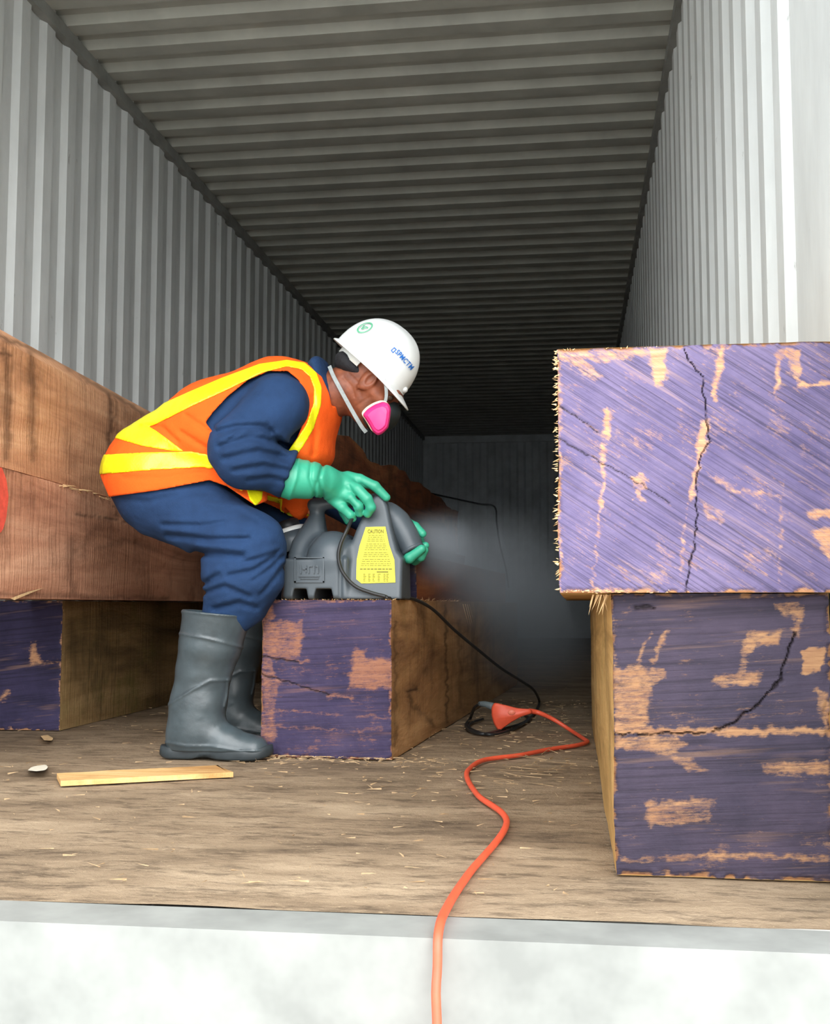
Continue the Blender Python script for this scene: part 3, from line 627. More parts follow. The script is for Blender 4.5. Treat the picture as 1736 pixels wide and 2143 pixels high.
# filler lid and cap on the far left of the tank
lc = atY(606, 1113, 3.26); a = np.linspace(0, 2*math.pi, 32, endpoint=False); tl = math.radians(18)
ring = lambda r, h: [lc+np.array([r*math.cos(t)*math.cos(tl)-h*math.sin(tl), r*math.sin(t), h*math.cos(tl)+r*math.cos(t)*math.sin(tl)]) for t in a]
V = ring(.048, -.008)+ring(.05, -.004)+ring(.05, .006)+ring(.046, .009)+ring(.0, .009); Fc = [(k*32+i, k*32+(i+1) % 32, (k+1)*32+(i+1) % 32, (k+1)*32+i) for k in range(4) for i in range(32)]
lid = obj('tank_lid', V, Fc, m_white, spray); lid['label'] = 'white round tank lid'
V = ring(.034, .008)+ring(.036, .012)+ring(.034, .03)+ring(.028, .034)+ring(0, .034)
obj('filler_cap', V, Fc, m_black, lid)
tk = ring(.05, -.06)+ring(.052, -.03)+ring(.05, -.004)+ring(0, -.004)
obj('tank_neck', tk, Fc[:96], m_grey, spray)
# power cable: from the tower, round the front, along the beam and down to the floor
zc = ZT+.004
kx = [atY(738, 1082, 3.13), atY(726, 1108, 3.09), atY(712, 1140, 3.082), atY(708, 1168, 3.08), atY(717, 1198, 3.082), atY(742, 1226, 3.086), atY(775, 1240, 3.088), atY(805, 1248, 3.088), atZ(838, 1252.5, zc+.003)]
mr = lambda l, off, z: np.array([*(OM+aM*l+rM*(MW+off))[:2], z])
kx[-1] = mr(.05, -.02, zc)
kx += [mr(.16, -.008, zc), mr(.27, .004, zc-.001), atY(905, 1275, 3.45), atY(950, 1318, 3.62), atY(1000, 1360, 3.82), atY(1050, 1400, 4.03), atY(1095, 1428, 4.25), atY(1118, 1446, 4.45)]
fl = lambda x, y, z=.006: atZ(x, y, z)
kx += [fl(1128, 1470), fl(1118, 1492), fl(1095, 1512), fl(1060, 1524), fl(1015, 1536), fl(985, 1530), fl(974, 1518), fl(984, 1503), atY(992, 1482, 3.86), atY(1005, 1472, 3.79)]
m_cab = M_plain('cable_black', srgb(34, 36, 38), .5, .1, 30)
o = tag(obj('power_cable', *tube_vf(catmull(kx, 8), .0052, 8), m_cab), 'thin black power cable hanging from the sprayer over the beam to the floor', 'cable')
pl = catmull([atY(1003, 1473, 3.80), atY(1015, 1474, 3.785), atY(1031, 1479, 3.775)], 5)
obj('plug', *tube_vf(pl, np.linspace(.008, .013, len(pl)), 12), M_plain('grey_plug', srgb(96, 108, 112), .45, .1, 30), o)
o = tag(obj('cable_loop', *tube_vf(catmull([fl(1010, 1505), fl(990, 1511), fl(980, 1521), fl(1000, 1532), fl(1030, 1537), fl(1075, 1525), fl(1108, 1505), fl(1098, 1498)], 8), .0048, 8), m_cab), 'coil of black cable lying beside the orange socket', 'cable')
# orange three-way socket with its extension cord
m_or = M_plain('orange_pvc', srgb(232, 92, 62), .45, .08, 25)
m_or2 = M_plain('orange_pvc_faded', srgb(240, 130, 104), .5, .05, 25)
YK = atZ(1042, 1531, 0)[1]-.012
cord = thing('extension_cord', 'orange extension cord with a fan-shaped socket on the floor', 'cord', atZ(1042, 1531, 0))
fan = [(1034, 1470), (1060, 1476), (1084, 1482), (1112, 1484), (1114, 1493), (1090, 1500), (1066, 1514), (1043, 1531), (1033, 1515), (1028, 1498), (1028, 1480)]
sock = bevel_prism(fan, [(YK-.012, .90), (YK-.008, .97), (YK, 1), (YK+.016, 1), (YK+.024, .92)], m_or, 'socket', cord, 60, True, 1)
bevel_prism([(1070+8*math.cos(t), 1491+6*math.sin(t)) for t in np.linspace(0, 6.28, 20, endpoint=False)], [(YK-.0145, .8), (YK-.012, 1), (YK, 1)], m_or2, 'screw_boss', sock, 20, True, 0)
kc = [atY(1106, 1488, YK+.01), atY(1128, 1492, YK+.02), atY(1160, 1507, YK-.02), fl(1196, 1530, .012), fl(1222, 1547), fl(1228, 1553), fl(1205, 1560), fl(1150, 1568), fl(1090, 1580), fl(1040, 1586), fl(1008, 1592), fl(985, 1606), fl(976, 1625), fl(1000, 1665), fl(1060, 1720), np.array([-.16, 1.75, .006]), np.array([-.17, 1.56, .008]), np.array([-.17, 1.45, .004]), np.array([-.17, 1.425, -.05]), np.array([-.18, 1.38, -.155]), np.array([-.3, 1.2, -.163]), np.array([-.5, .9, -.163])]
cv = catmull(kc, 8)
obj('flex', *tube_vf(cv, np.interp(np.arange(len(cv)), [0, 10, 20], [.009, .0075, .0062]), 8), m_or, cord)

# ================================================================== FLOOR LITTER
m_chip = M_plain('pale_wood_chip', srgb(178, 150, 114), .85, .25, 50)
m_plank = M_wood('fresh_plank', srgb(178, 132, 78), srgb(220, 176, 116), srgb(240, 204, 150), 0, stain=srgb(160, 112, 64))
p0 = atZ(120, 1617, .014); p1 = atZ(466, 1600, .014); u = (p1-p0)/np.linalg.norm(p1-p0); v = np.array([u[1], -u[0], 0])*.13
n = 60; E0 = p0+u*np.linspace(0, np.linalg.norm(p1-p0), n)[:, None]; far = E0+np.c_[np.zeros(n), .012*fbm(np.c_[E0*30], 5), np.zeros(n)]; far[:, 2] = .013
near = E0+v; near[:, 2] = .013
far[-3:, :] -= u*.01*np.arange(3)[:, None]; V = np.vstack([far, near, far*[1, 1, 0]+[0, 0, .001], near*[1, 1, 0]+[0, 0, .001]])
Fc = [q for i in range(n-1) for q in ((i, i+1, n+i+1, n+i), (2*n+i, 2*n+i+1, i+1, i), (3*n+i, n+i, n+i+1, 3*n+i+1))]+[(n-1, 3*n-1, 4*n-1, 2*n-1), (0, n, 3*n, 2*n)]
tag(obj('plank', V, Fc, m_plank, None, False), 'pale splintered board lying flat on the floor at the door', 'plank')
w = resample([(58, 1612), (66, 1605), (80, 1602), (96, 1600), (101, 1606), (94, 1612), (76, 1614)], 20)
tag(obj('chip', *prism_vf([atZ(x, y, .016) for x, y in w], [atZ(x, y, .001) for x, y in w]), M_plain('white_chip', srgb(220, 214, 196), .8, .1, 60), None, False), 'curled white wood chip on the floor left of the boots', 'wood chip')
w = resample([(85, 1540), (100, 1538), (112, 1545), (108, 1550), (92, 1549)], 16)
tag(obj('chip', *prism_vf([atZ(x, y, .012) for x, y in w], [atZ(x, y, .001) for x, y in w]), m_split, None, False), 'small cream chip before the indigo-ended beam', 'wood chip')
def deb(i):
    if i < 700: p = (RNG.uniform(XL+.05, .0), YO+.1+RNG.random()**1.3*5, .004)
    elif i < 900: p = (OM+rM*RNG.uniform(-.05, .5)+aM*RNG.normal()*.06+np.array([0, -.03, .004])); p[1] = min(p[1], OM[1]-.01)
    else: p = (RNG.uniform(-.5, .06), RNG.uniform(2.4, 5), .005)
    a = RNG.uniform(0, 6.28); return p, (math.cos(a), math.sin(a)*.7, RNG.uniform(0, .12)), RNG.uniform(.0007, .0024), RNG.uniform(.006, .035)
V, Fc = shards_vf(1300, deb)
cyl = [atZ(x, y, 0) for x, y in ((500, 1590),)]
tag(obj('wood_debris', V, Fc, m_chip, None, False), 'scattered wood slivers and shavings over the container floor', 'debris', None, 'stuff')
V, Fc = shards_vf(26, lambda i: ((-.06+RNG.normal()*.05, 2.95+RNG.normal()*.2, .006), (RNG.uniform(-1, .5), RNG.uniform(-.5, .4), .05), .0014, RNG.uniform(.04, .12)))
tag(obj('straw', V, Fc, m_chip, None, False), 'loose straw-like strips beside the dull violet beam', 'debris', None, 'stuff')
# loose dark cable on the front wall
P = [atY(880, 1028, YB-.1), atY(935, 1040, YB-.11), atY(1000, 1054, YB-.11), atY(1034, 1060, YB-.1), atY(1039, 1095, YB-.11), atY(1046, 1140, YB-.11), atY(1058, 1190, YB-.1), atY(1064, 1230, YB-.1)]
tag(obj('wall_cable', *tube_vf(catmull(P, 6), .012, 6), m_black), 'dark cable hanging across the far end wall', 'cable')

# ================================================================== THE WORKER
YM = 3.17
def pixm(P):
    Q = P.astype(float).copy(); Q[:, 1] = np.minimum(Q[:, 1], 2*YM-Q[:, 1]); return proj(Q).astype(np.float32)
MPP = 1/755.0
m_blue = M_cloth('blue_cotton', srgb(32, 57, 93), .18)
m_orange = M_cloth('orange_mesh_vest', srgb(246, 96, 26), .07)
m_lime = M_plain('lime_reflective_tape', srgb(236, 232, 20), .35, .06, 60, .25, .6, 160)
m_glove = M_plain('green_nitrile', srgb(56, 166, 134), .42, .07, 18, .12, .5, 90)
m_boot = M_plain('black_rubber_boot', srgb(64, 75, 80), .36, .18, 14, .15, .6, 60)
m_sole = M_plain('boot_sole', srgb(44, 52, 56), .5, .15, 30)
kS = NT('brown_skin'); kS.col(kS.ramp(kS.noise(26, 4), [(.3, srgb(98, 52, 34)), (.7, srgb(146, 84, 58))])); kS.bump(kS.noise(160, 3), .15, .003); m_skin = kS.set(.5, 0, .4)
m_pink = M_plain('pink_filter_plastic', srgb(232, 48, 128), .4, .05, 20)
m_mask = M_plain('teal_grey_rubber', srgb(22, 32, 34), .5, .1, 25)
m_strap = M_plain('grey_elastic', srgb(150, 158, 158), .8, .12, 80)
m_hat = M_plain('white_hard_hat', srgb(232, 236, 236), .3, .02, 12)
m_hair = M_plain('black_padding', srgb(24, 24, 30), .8, .2, 90, .5)
w = atZ(430, 1585, 0)
man = thing('person', 'worker in white hard hat, orange vest and blue coveralls bending over the grey fogger', 'person', (w[0], 3.1, 0))
A = atY
# --- coveralls
body_pr = [  # a, b, ra, rb, y-stretch, blend
    (A(335, 992, YM), A(470, 918, YM), .142, .150, 1.22), (A(470, 918, YM), A(592, 858, YM), .150, .132, 1.32, .05), (A(592, 858, YM), A(638, 848, YM), .122, .088, 1.35, .05),
    (A(335, 1010, 3.10), A(350, 1020, 3.10), .125, .12, 1.0, .06), (A(335, 1010, 3.26), A(350, 1020, 3.28), .125, .12, 1.0, .06)]
leg_pr = [(A(345, 1040, 3.08), A(528, 1142, 2.99), .118, .086, 1.0, .05), (A(512, 1148, 2.99), A(507, 1205, 3.0), .104, .108, .82, .03), (A(507, 1205, 3.0), A(494, 1255, 3.012), .106, .082, .8, .03), (A(494, 1255, 3.012), A(472, 1290, 3.015), .082, .062, .8, .03), (A(472, 1290, 3.015), A(452, 1330, 3.015), .060, .045, .8, .02),
          (A(345, 1035, 3.28), A(600, 1130, 3.44), .118, .085, 1.0, .05), (A(600, 1130, 3.44), A(500, 1330, 3.45), .085, .052, 1.0, .03)]
arm_pr = [(A(582, 850, 2.995), A(500, 938, 2.945), .084, .078, 1.0, .035), (A(500, 938, 2.945), A(512, 962, 2.95), .078, .074, 1.0, .03), (A(515, 962, 2.95), A(606, 992, 3.035), .072, .062, 1.0, .03), (A(606, 992, 3.035), A(640, 1000, 3.055), .062, .056, 1.0, .03),
          (A(606, 850, 3.36), A(640, 1010, 3.50), .082, .066, 1.0, .04), (A(640, 1010, 3.50), A(812, 1112, 3.40), .060, .042, 1.0, .03)]
collar_pr = [(A(667, 770, YM), A(690, 835, YM), .028, .026, 3.1, .02)]
creases = [  # photographed folds: polyline, depth, half width in px
    ([(455, 905), (490, 895), (545, 893), (565, 905)], .010, 7), ([(460, 935), (520, 915), (580, 925)], .010, 7), ([(470, 960), (540, 945), (600, 960)], .008, 7), ([(490, 985), (550, 975), (600, 985)], .008, 6), ([(560, 890), (575, 915), (605, 940)], .011, 7), ([(520, 1005), (565, 1000), (598, 1008)], .006, 5), ([(480, 920), (500, 905), (540, 905)], .006, 4),
    ([(340, 1098), (420, 1100), (470, 1093)], .006, 5), ([(350, 1120), (440, 1130), (520, 1128)], .010, 6), ([(410, 1157), (450, 1160), (505, 1165)], .016, 8), ([(430, 1222), (445, 1210), (455, 1205)], .012, 7), ([(430, 1240), (470, 1228), (500, 1240), (520, 1250)], .010, 6), ([(480, 1205), (530, 1195), (575, 1165)], .009, 6), ([(530, 1215), (565, 1190), (590, 1165)], .006, 5), ([(545, 1245), (575, 1210), (592, 1185)], .007, 5), ([(450, 1275), (500, 1262), (535, 1272)], .010, 6), ([(500, 1180), (540, 1170), (580, 1155)], .007, 5), ([(260, 1045), (310, 1050), (360, 1040), (430, 1030)], .004, 6), ([(430, 1065), (500, 1070), (540, 1090)], .004, 6)]
allp = body_pr+leg_pr+arm_pr+collar_pr; rest_pr = body_pr+leg_pr+arm_pr[4:]+collar_pr
CUFF = A(607, 991, 3.035)
def coverall(P):
    d = union(P, rest_pr, .03); da = smax(union(P, arm_pr[:4], .03), ((P-CUFF)@np.array([.90, .25, -.36])).astype(np.float32), .006)
    d = smin(d, da, .035); n = np.abs(d) < .03
    if n.any():
        Pn = P[n]; q = proj(Pn).astype(np.float32); near = (Pn[:, 1] < YM+.02); e = np.zeros(n.sum(), np.float32)
        for pts, amp, wd_ in creases: e += amp*(np.exp(-(line2(q, pts)/wd_)**2)-.45*np.exp(-((line2(q, np.array(pts)+(0, -wd_*1.9)))/wd_)**2))
        d[n] += e*near + (.0035*fbm(Pn*np.array([22, 22, 30]), 9)).astype(np.float32)
    # open neck and trouser bottoms
    return d
lo, hi = bounds(allp, .02); hi[2] = min(hi[2], 1.2)
implicit('coveralls', coverall, lo, hi, .0055, m_blue, man)['label'] = 'blue cotton coveralls'
# --- vest
vest_pr = body_pr+[leg_pr[0], leg_pr[5], (A(480, 955, 3.07), A(526, 1035, 3.05), .062, .028, 1.0, .05), (A(470, 960, 3.30), A(560, 1010, 3.30), .06, .04, 1.0, .05), (A(632, 868, YM), A(646, 942, YM), .066, .056, 1.9, .04), (A(650, 945, 3.27), A(617, 1062, 3.30), .03, .026, 1.0, .03)]
VEST = [(205, 985), (228, 1040), (330, 1026), (438, 1005), (475, 1018), (534, 1058), (560, 1048), (590, 1090), (650, 1080), (720, 960), (720, 850), (694, 850), (688, 822), (672, 786), (652, 758), (640, 735), (560, 735), (380, 770), (230, 860)]
HOLE = [(430, 884), (446, 862), (476, 830), (518, 796), (562, 777), (602, 777), (625, 796), (637, 836), (636, 880), (622, 915), (602, 945), (590, 985), (560, 1000), (520, 1000), (470, 985), (446, 955), (446, 905)]
vcre = [([(380, 905), (410, 925), (445, 945)], .006, 6), ([(300, 890), (340, 895), (372, 925)], .005, 5), ([(390, 870), (420, 890), (440, 905)], .005, 6), ([(260, 1000), (340, 1000), (420, 990)], .003, 6), ([(655, 830), (660, 900), (655, 950)], .005, 6)]
def vfield(P):
    d = union(P, vest_pr, .04); n = np.abs(d) < .035
    if n.any():
        q = pixm(P[n]); e = np.zeros(n.sum(), np.float32)
        for pts, amp, wd_ in vcre: e += amp*np.exp(-(line2(q, pts)/wd_)**2)
        d[n] += e+(.003*fbm(P[n]*20, 14)).astype(np.float32)
    return d, n
def vest(P):
    d, n = vfield(P); out = np.maximum(d-.015, -(d-.003)); q = pixm(P[n])
    r = np.maximum(poly2(q, VEST), -poly2(q, HOLE))*MPP; out[n] = np.maximum(out[n], r); out[~n] = np.maximum(out[~n], .01); return out
lov, hiv = bounds(vest_pr, .03)
vo = implicit('vest', vest, lov, hiv, .0042, m_orange, man); vo['label'] = 'orange high-visibility vest'
def stripe(reg):
    def fn(P):
        d, n = vfield(P); out = np.maximum(d-.0180, -(d-.0115)); q = pixm(P[n])
        r = np.maximum(np.maximum(reg(q), poly2(q, VEST)), -poly2(q, HOLE))*MPP; out[n] = np.maximum(out[n], r); out[~n] = np.maximum(out[~n], .01); return out
    return fn
S1 = lambda q: band2(q, [(285, 890), (320, 872), (400, 834), (470, 803), (545, 771), (600, 760), (634, 766), (655, 784), (665, 812), (664, 845), (648, 893), (625, 930), (606, 952)], [14, 17, 15, 14, 10, 7, 8, 8, 8, 8, 9, 10, 11])
S2 = lambda q: poly2(q, [(255, 886), (298, 884), (325, 900), (384, 944), (360, 944), (300, 934), (240, 917)])
S3 = lambda q: np.minimum(poly2(q, [(205, 952), (300, 947), (400, 945), (438, 952), (456, 972), (440, 982), (425, 978), (330, 983), (205, 993)]), np.minimum(band2(q, [(445, 964), (478, 996), (505, 1022)], [10, 7, 5]), poly2(q, [(515, 1022), (550, 1028), (548, 1045), (535, 1060), (522, 1046)])))
for nm, S, b0, b1 in (('shoulder_stripe', S1, (262, 735), (690, 965)), ('back_stripe', S2, (225, 870), (395, 955)), ('waist_stripe', S3, (190, 935), (560, 1070))):
    a0, a1 = A(b0[0], b1[1], YM), A(b1[0], b0[1], 2.95)
    lo_ = np.maximum(lov, (min(a0[0], A(b0[0], b1[1], 2.95)[0])-.02, lov[1], min(a0[2], A(b0[0], b1[1], 2.95)[2])-.02)); hi_ = np.minimum(hiv, (max(a1[0], A(b1[0], b0[1], YM)[0])+.02, hiv[1], max(a1[2], A(b1[0], b0[1], YM)[2])+.02))
    implicit(nm, stripe(S), lo_, hi_, .0036, m_lime, vo)['label'] = 'lime yellow reflective stripe'
# --- gloves
def glove(name, pr, k, cre, mat=m_glove):
    def fn(P):
        d = union(P, pr, k); n = np.abs(d) < .02
        if n.any():
            q = proj(P[n]).astype(np.float32); e = np.zeros(n.sum(), np.float32)
            for pts, amp, wd_ in cre: e += amp*np.exp(-(line2(q, pts)/wd_)**2)
            d[n] += e
        return d
    lo, hi = bounds(pr, .012); o = implicit(name, fn, lo, hi, .0024, mat, man); o['label'] = 'green rubber glove'; return o
def chain(pts, r, k=.004): return [(A(*a), A(*b), ra, rb_, 1.0, k if i else .010) for i, (a, b, ra, rb_) in enumerate(zip(pts[:-1], pts[1:], r[:-1], r[1:]))]
palm = [(A(606, 1001, 3.04), A(645, 1004, 3.06), .0575, .049, 1.0), (A(645, 1004, 3.06), A(676, 1006, 3.09), .048, .043, 1.0, .02), (A(680, 1008, 3.10), A(722, 1012, 3.135), .040, .030, .9, .02), (A(690, 1022, 3.11), A(722, 1040, 3.135), .034, .026, .8, .015)]
fing = chain([(728, 1000, 3.14), (752, 1004, 3.142), (784, 1018, 3.15), (808, 1041, 3.158)], [.019, .0165, .0148, .0118])
fing += chain([(722, 1012, 3.12), (748, 1024, 3.108), (768, 1044, 3.105), (776, 1062, 3.112), (769, 1075, 3.122)], [.018, .0158, .0148, .0138, .0122])
fing += chain([(712, 1030, 3.12), (734, 1042, 3.11), (750, 1060, 3.112), (752, 1074, 3.125)], [.017, .0150, .0140, .0118])
fing += chain([(696, 1044, 3.125), (716, 1062, 3.118), (733, 1078, 3.125), (738, 1085, 3.135)], [.017, .0140, .0128, .0108])
fing += chain([(696, 1012, 3.15), (708, 1045, 3.215), (720, 1072, 3.245), (728, 1090, 3.24)], [.019, .017, .015, .012])
glove('glove', palm+fing, .012, [([(652, 958), (648, 1000), (658, 1035)], .005, 4), ([(676, 972), (668, 1000), (676, 1040)], .006, 4), ([(662, 1010), (656, 1040)], .004, 4), ([(730, 1015), (738, 1030), (748, 1045)], .003, 3), ([(756, 1012), (770, 1022), (790, 1040)], .002, 2), ([(626, 955), (620, 1000), (604, 1048)], -.003, 4), ([(728, 1048), (742, 1062)], .003, 2.5)])
lp = [(A(812, 1112, 3.39), A(840, 1124, 3.34), .040, .036, 1.0), (A(846, 1126, 3.325), A(868, 1136, 3.29), .034, .028, 1.0, .02)]
lp += chain([(858, 1112, 3.28), (852, 1094, 3.262), (868, 1102, 3.235), (884, 1117, 3.222)], [.018, .0145, .0135, .0115])
lp += chain([(862, 1142, 3.29), (842, 1170, 3.245), (856, 1168, 3.185), (882, 1149, 3.178)], [.018, .0155, .0150, .0125])
lp += chain([(870, 1146, 3.285), (868, 1172, 3.245), (880, 1165, 3.205), (888, 1152, 3.198)], [.017, .0145, .0135, .0115])
lp += chain([(874, 1132, 3.285), (886, 1148, 3.25), (890, 1142, 3.225)], [.016, .0135, .011])
glove('glove', lp, .010, [])
# --- boots
YBt = 3.012
bp = [(A(456, 1272, YBt), A(440, 1345, YBt), .097, .084, .90), (A(440, 1345, YBt), A(427, 1400, YBt), .083, .074, .8, .02), (A(427, 1400, YBt), A(414, 1475, YBt), .074, .070, .78, .02), (A(414, 1475, YBt), A(398, 1545, YBt), .072, .068, .78, .03), (A(412, 1530, YBt), A(470, 1555, YBt), .066, .050, .85, .03), (A(470, 1558, YBt), A(530, 1570, YBt-.004), .046, .041, 1.05, .02)]
topc = A(456, 1282, YBt); tdir = (A(456, 1282, YBt)-A(440, 1345, YBt)); tdir /= np.linalg.norm(tdir)
bl = [([(375, 1326), (430, 1336), (520, 1358)], -.0035, 2.5), ([(352, 1474), (400, 1445), (440, 1425), (480, 1423)], -.0035, 3), ([(478, 1424), (476, 1455), (470, 1478)], -.004, 3), ([(380, 1280), (530, 1292)], -.003, 3), ([(335, 1552), (390, 1562), (440, 1562), (500, 1572), (570, 1570)], -.003, 3)]
cut_n = np.array([-.11, 0, 1]); cut_n /= np.linalg.norm(cut_n)
def bootf(P):
    d = union(P, bp, .02); n = np.abs(d) < .02
    if n.any():
        q = proj(P[n]).astype(np.float32); e = np.zeros(n.sum(), np.float32)
        for pts, amp, wd_ in bl: e += amp*np.exp(-(line2(q, pts)/wd_)**2)
        d[n] += e+.002*fbm(P[n]*np.array([16, 16, 22]), 2)
    top = (P-topc)@np.array([.10, 0, 1.0])
    d = smax(d, top, .004); inner = union(P, [(p[0], p[1], p[2]-.009, p[3]-.009, p[4]) for p in bp[:1]], .02)
    d = np.maximum(d, -np.maximum(inner, -(top+.03)))
    return np.maximum(d, .022-P[:, 2])
lo, hi = bounds(bp, .01); lo[2] = .012
bt = implicit('boot', bootf, lo, hi, .0032, m_boot, man); bt['label'] = 'black rubber boot'
# sole outline: heel to toe along +x
hx = A(336, 1570, YBt)[0]; tx = A(573, 1570, YBt)[0]; Ls = tx-hx
out = [(0, .0), (.02, .026), (.10, .038), (.25, .037), (.45, .036), (.62, .045), (.78, .050), (.90, .042), (.97, .024), (1, 0)]
ft = [(hx+Ls*a, YBt-b) for a, b in out]+[(hx+Ls*a, YBt+b*.92) for a, b in out[::-1][1:-1]]
ft = resample(ft, 60); zs = lambda x, k: [.0015, .012, .020, .030][k]
V = []; cm = ft.mean(0)
for k, (z, f) in enumerate(((.001, .96), (.006, 1.0), (.018, 1.0), (.030, .985), (.032, .93))):
    for p in ft:
        q = cm+(p-cm)*f; t = (q[0]-hx)/Ls; lift = .010*math.exp(-((t-.42)/.07)**2) if k == 0 else 0
        rise = .012*max(0, (t-.85)/.15)**1.5+.006*max(0, (.08-t)/.08)
        V.append((q[0], q[1], z+lift+rise*(1 if k < 5 else 0)))
n = 60; Fc = [tuple(range(n))[::-1]]+[(k*n+i, k*n+(i+1) % n, (k+1)*n+(i+1) % n, (k+1)*n+i) for k in range(4) for i in range(n)]+[tuple(range(4*n, 5*n))]
so = obj('sole', V, Fc, m_sole, bt, True)
dv = A(478, 1470, 3.44)-A(414, 1478, YBt); dv[2] = 0
b2 = bt.copy(); COL.objects.link(b2); b2.location = dv; s2 = so.copy(); COL.objects.link(s2); s2.parent = b2
# --- head, neck (skin)
HF = np.array([.735, 0, -.678]); HU = np.array([.678, 0, .735]); HL = np.array([0, 1., 0]); HC = A(778, 799, YM)
RM = np.stack([HF, HL, HU])
H = lambda f, l, u: HC+HF*f+HL*l+HU*u
def headf(P):
    d = ell(P, H(-.012, 0, .022), (.100, .077, .098), RM)
    d = smin(d, ell(P, H(.030, 0, -.045), (.066, .060, .066), RM), .03)
    d = smin(d, ell(P, H(.058, 0, -.082), (.034, .036, .030), RM), .03)                  # chin
    d = smin(d, cone(P, H(.082, 0, .006), H(.112, 0, -.030), .009, .015), .012)          # nose
    d = smin(d, cone(P, H(.082, -.035, .018), H(.082, .035, .018), .014, .014), .014)    # brow
    for s in (-1, 1):
        d = smax(d, -ell(P, H(.092, s*.032, .000), (.012, .016, .011), RM), .010)        # eye socket
        d = smin(d, cone(P, H(.066, s*.050, -.022), H(.020, s*.066, -.018), .014, .010), .02)   # cheekbone
        ear = ell(P, H(.010, s*.076, -.004), (.021, .011, .033), RM)
        ear = smax(ear, -ell(P, H(.015, s*.088, .000), (.012, .0105, .022), RM), .003); d = smin(d, ear, .006)
        d = smin(d, ell(P, H(.004, s*.074, -.032), (.009, .007, .010), RM), .008)       # lobe
    d = smin(d, cone(P, H(.092, -.018, -.060), H(.092, .018, -.060), .010, .010), .012)  # mouth
    d = smin(d, cone(P, H(-.030, 0, -.045), A(704, 822, YM), .062, .060, 1.0), .03)
    d = smin(d, cone(P, A(704, 822, YM), A(660, 845, YM), .060, .062, 1.1), .03)
    e = np.abs(d) < .012
    if e.any():
        q = proj(P[e]).astype(np.float32)
        for pts, amp, wd_ in (([(718, 790), (735, 808), (742, 830)], .002, 2.5), ([(730, 782), (748, 800), (756, 830)], .0018, 2.5), ([(745, 850), (762, 838), (775, 830)], .0015, 2.5)): d[e] += amp*np.exp(-(line2(q, pts)/wd_)**2)
    return d
lo = HC-(.20, .14, .17); hi = HC+(.15, .14, .14)
bd = implicit('body', headf, lo, hi, .0030, m_skin, man); bd['label'] = 'brown skin of face and neck'
m_eye = M_plain('eye', srgb(92, 74, 62), .25, .02, 10)
def uvball(c, r, Rm=RM, nu=14, nv=9, half=None):
    V, Fc = [], []
    for j in range(nv+1):
        for i in range(nu):
            t, p = 2*math.pi*i/nu, math.pi*j/nv; l = np.array([r[0]*math.sin(p)*math.cos(t), r[1]*math.sin(p)*math.sin(t), r[2]*math.cos(p)]); V.append(c+l@Rm)
    for j in range(nv): Fc += [(j*nu+i, j*nu+(i+1) % nu, (j+1)*nu+(i+1) % nu, (j+1)*nu+i) for i in range(nu)]
    return V, Fc
for s in (-1, 1):
    ey = obj('eye', *uvball(H(.0755, s*.032, .000), (.012, .013, .011)), m_eye, bd)
# padding at the nape, white headband
implicit('nape_pad', lambda P: smin(ell(P, H(-.088, 0, -.012), (.034, .074, .030), RM), ell(P, H(-.06, -.052, -.006), (.045, .030, .020), RM), .02)+(.005*fbm(P*40, 3)).astype(np.float32), H(-.088, 0, -.012)-(.09, .11, .08), H(-.04, 0, -.012)+(.09, .11, .08), .0035, m_hair, man)['label'] = 'black padded head harness'
def ring_band(a, b, u0, u1, cf, mat, name, parent, th=.003, t0=0, t1=2*math.pi, n=64, slope=0):
    V, Fc = [], []
    T = np.linspace(t0, t1, n)
    for t in T:
        for r, u in ((0, u0), (th, u0), (th, u1), (0, u1)): V.append(hb(cf+(a+r)*math.cos(t), (b+r)*math.sin(t), u+slope*math.cos(t)))
    for i in range(n-1): Fc += [(4*i+k, 4*i+(k+1) % 4, 4*i+4+(k+1) % 4, 4*i+4+k) for k in range(4)]
    return obj(name, V, Fc, mat, parent)
# --- hard hat
HB = A(778, 772, YM); hb = lambda f, l, u: HB+HF*f+HL*l+HU*u
def dome_pt(t, p):   # t around from the front, p 0 apex .. 1 rim
    af = .118 if math.cos(t) > 0 else .130
    e = .87; cs = math.sin(p*math.pi/2)**e; sn = math.cos(p*math.pi/2)**e
    f, l, u = af*math.cos(t)*cs, .106*math.sin(t)*cs, .143*sn
    u += .004*math.exp(-((abs(l)-.0)/.018)**2)*sn                # crown ridge
    return f, l, u
nu, nv = 72, 22; V, Fc = [], []
def rimext(t): return .010+.030*max(0, math.cos(t))**3
for j in range(nv+1):
    for i in range(nu): V.append(hb(*dome_pt(2*math.pi*i/nu, max(j/nv, .02))))
rows = nv+1
for (ext, du) in ((.5, -.003), (1.0, -.007), (1.02, -.011), (.5, -.009), (-.15, -.004)):
    for i in range(nu):
        t = 2*math.pi*i/nu; f, l, u = dome_pt(t, 1.0); e = rimext(t)*ext; k = math.hypot(f, l); droop = -.010*max(0, math.cos(t))**3*max(ext, 0)
        V.append(hb(f+e*f/k, l+e*l/k, u+du+droop))
    rows += 1
for j in range(1, nv):   # inner skin
    for i in range(nu): f, l, u = dome_pt(2*math.pi*i/nu, 1-j/nv); V.append(hb(f*.97, l*.965, u*.97-.001))
    rows += 1
Fc = [(j*nu+i, (j+1)*nu+i, (j+1)*nu+(i+1) % nu, j*nu+(i+1) % nu) for j in range(rows-1) for i in range(nu)]+[tuple(range(nu))[::-1], tuple(range((rows-1)*nu, rows*nu))]
hat = obj('hard_hat', V, Fc, m_hat, man); hat['label'] = 'white hard hat with blue lettering and green emblem'
ring_band(.099, .083, -.026, .004, -.002, m_white, 'headband', hat, .004, math.radians(97), math.radians(263))['label'] = 'white suspension headband'
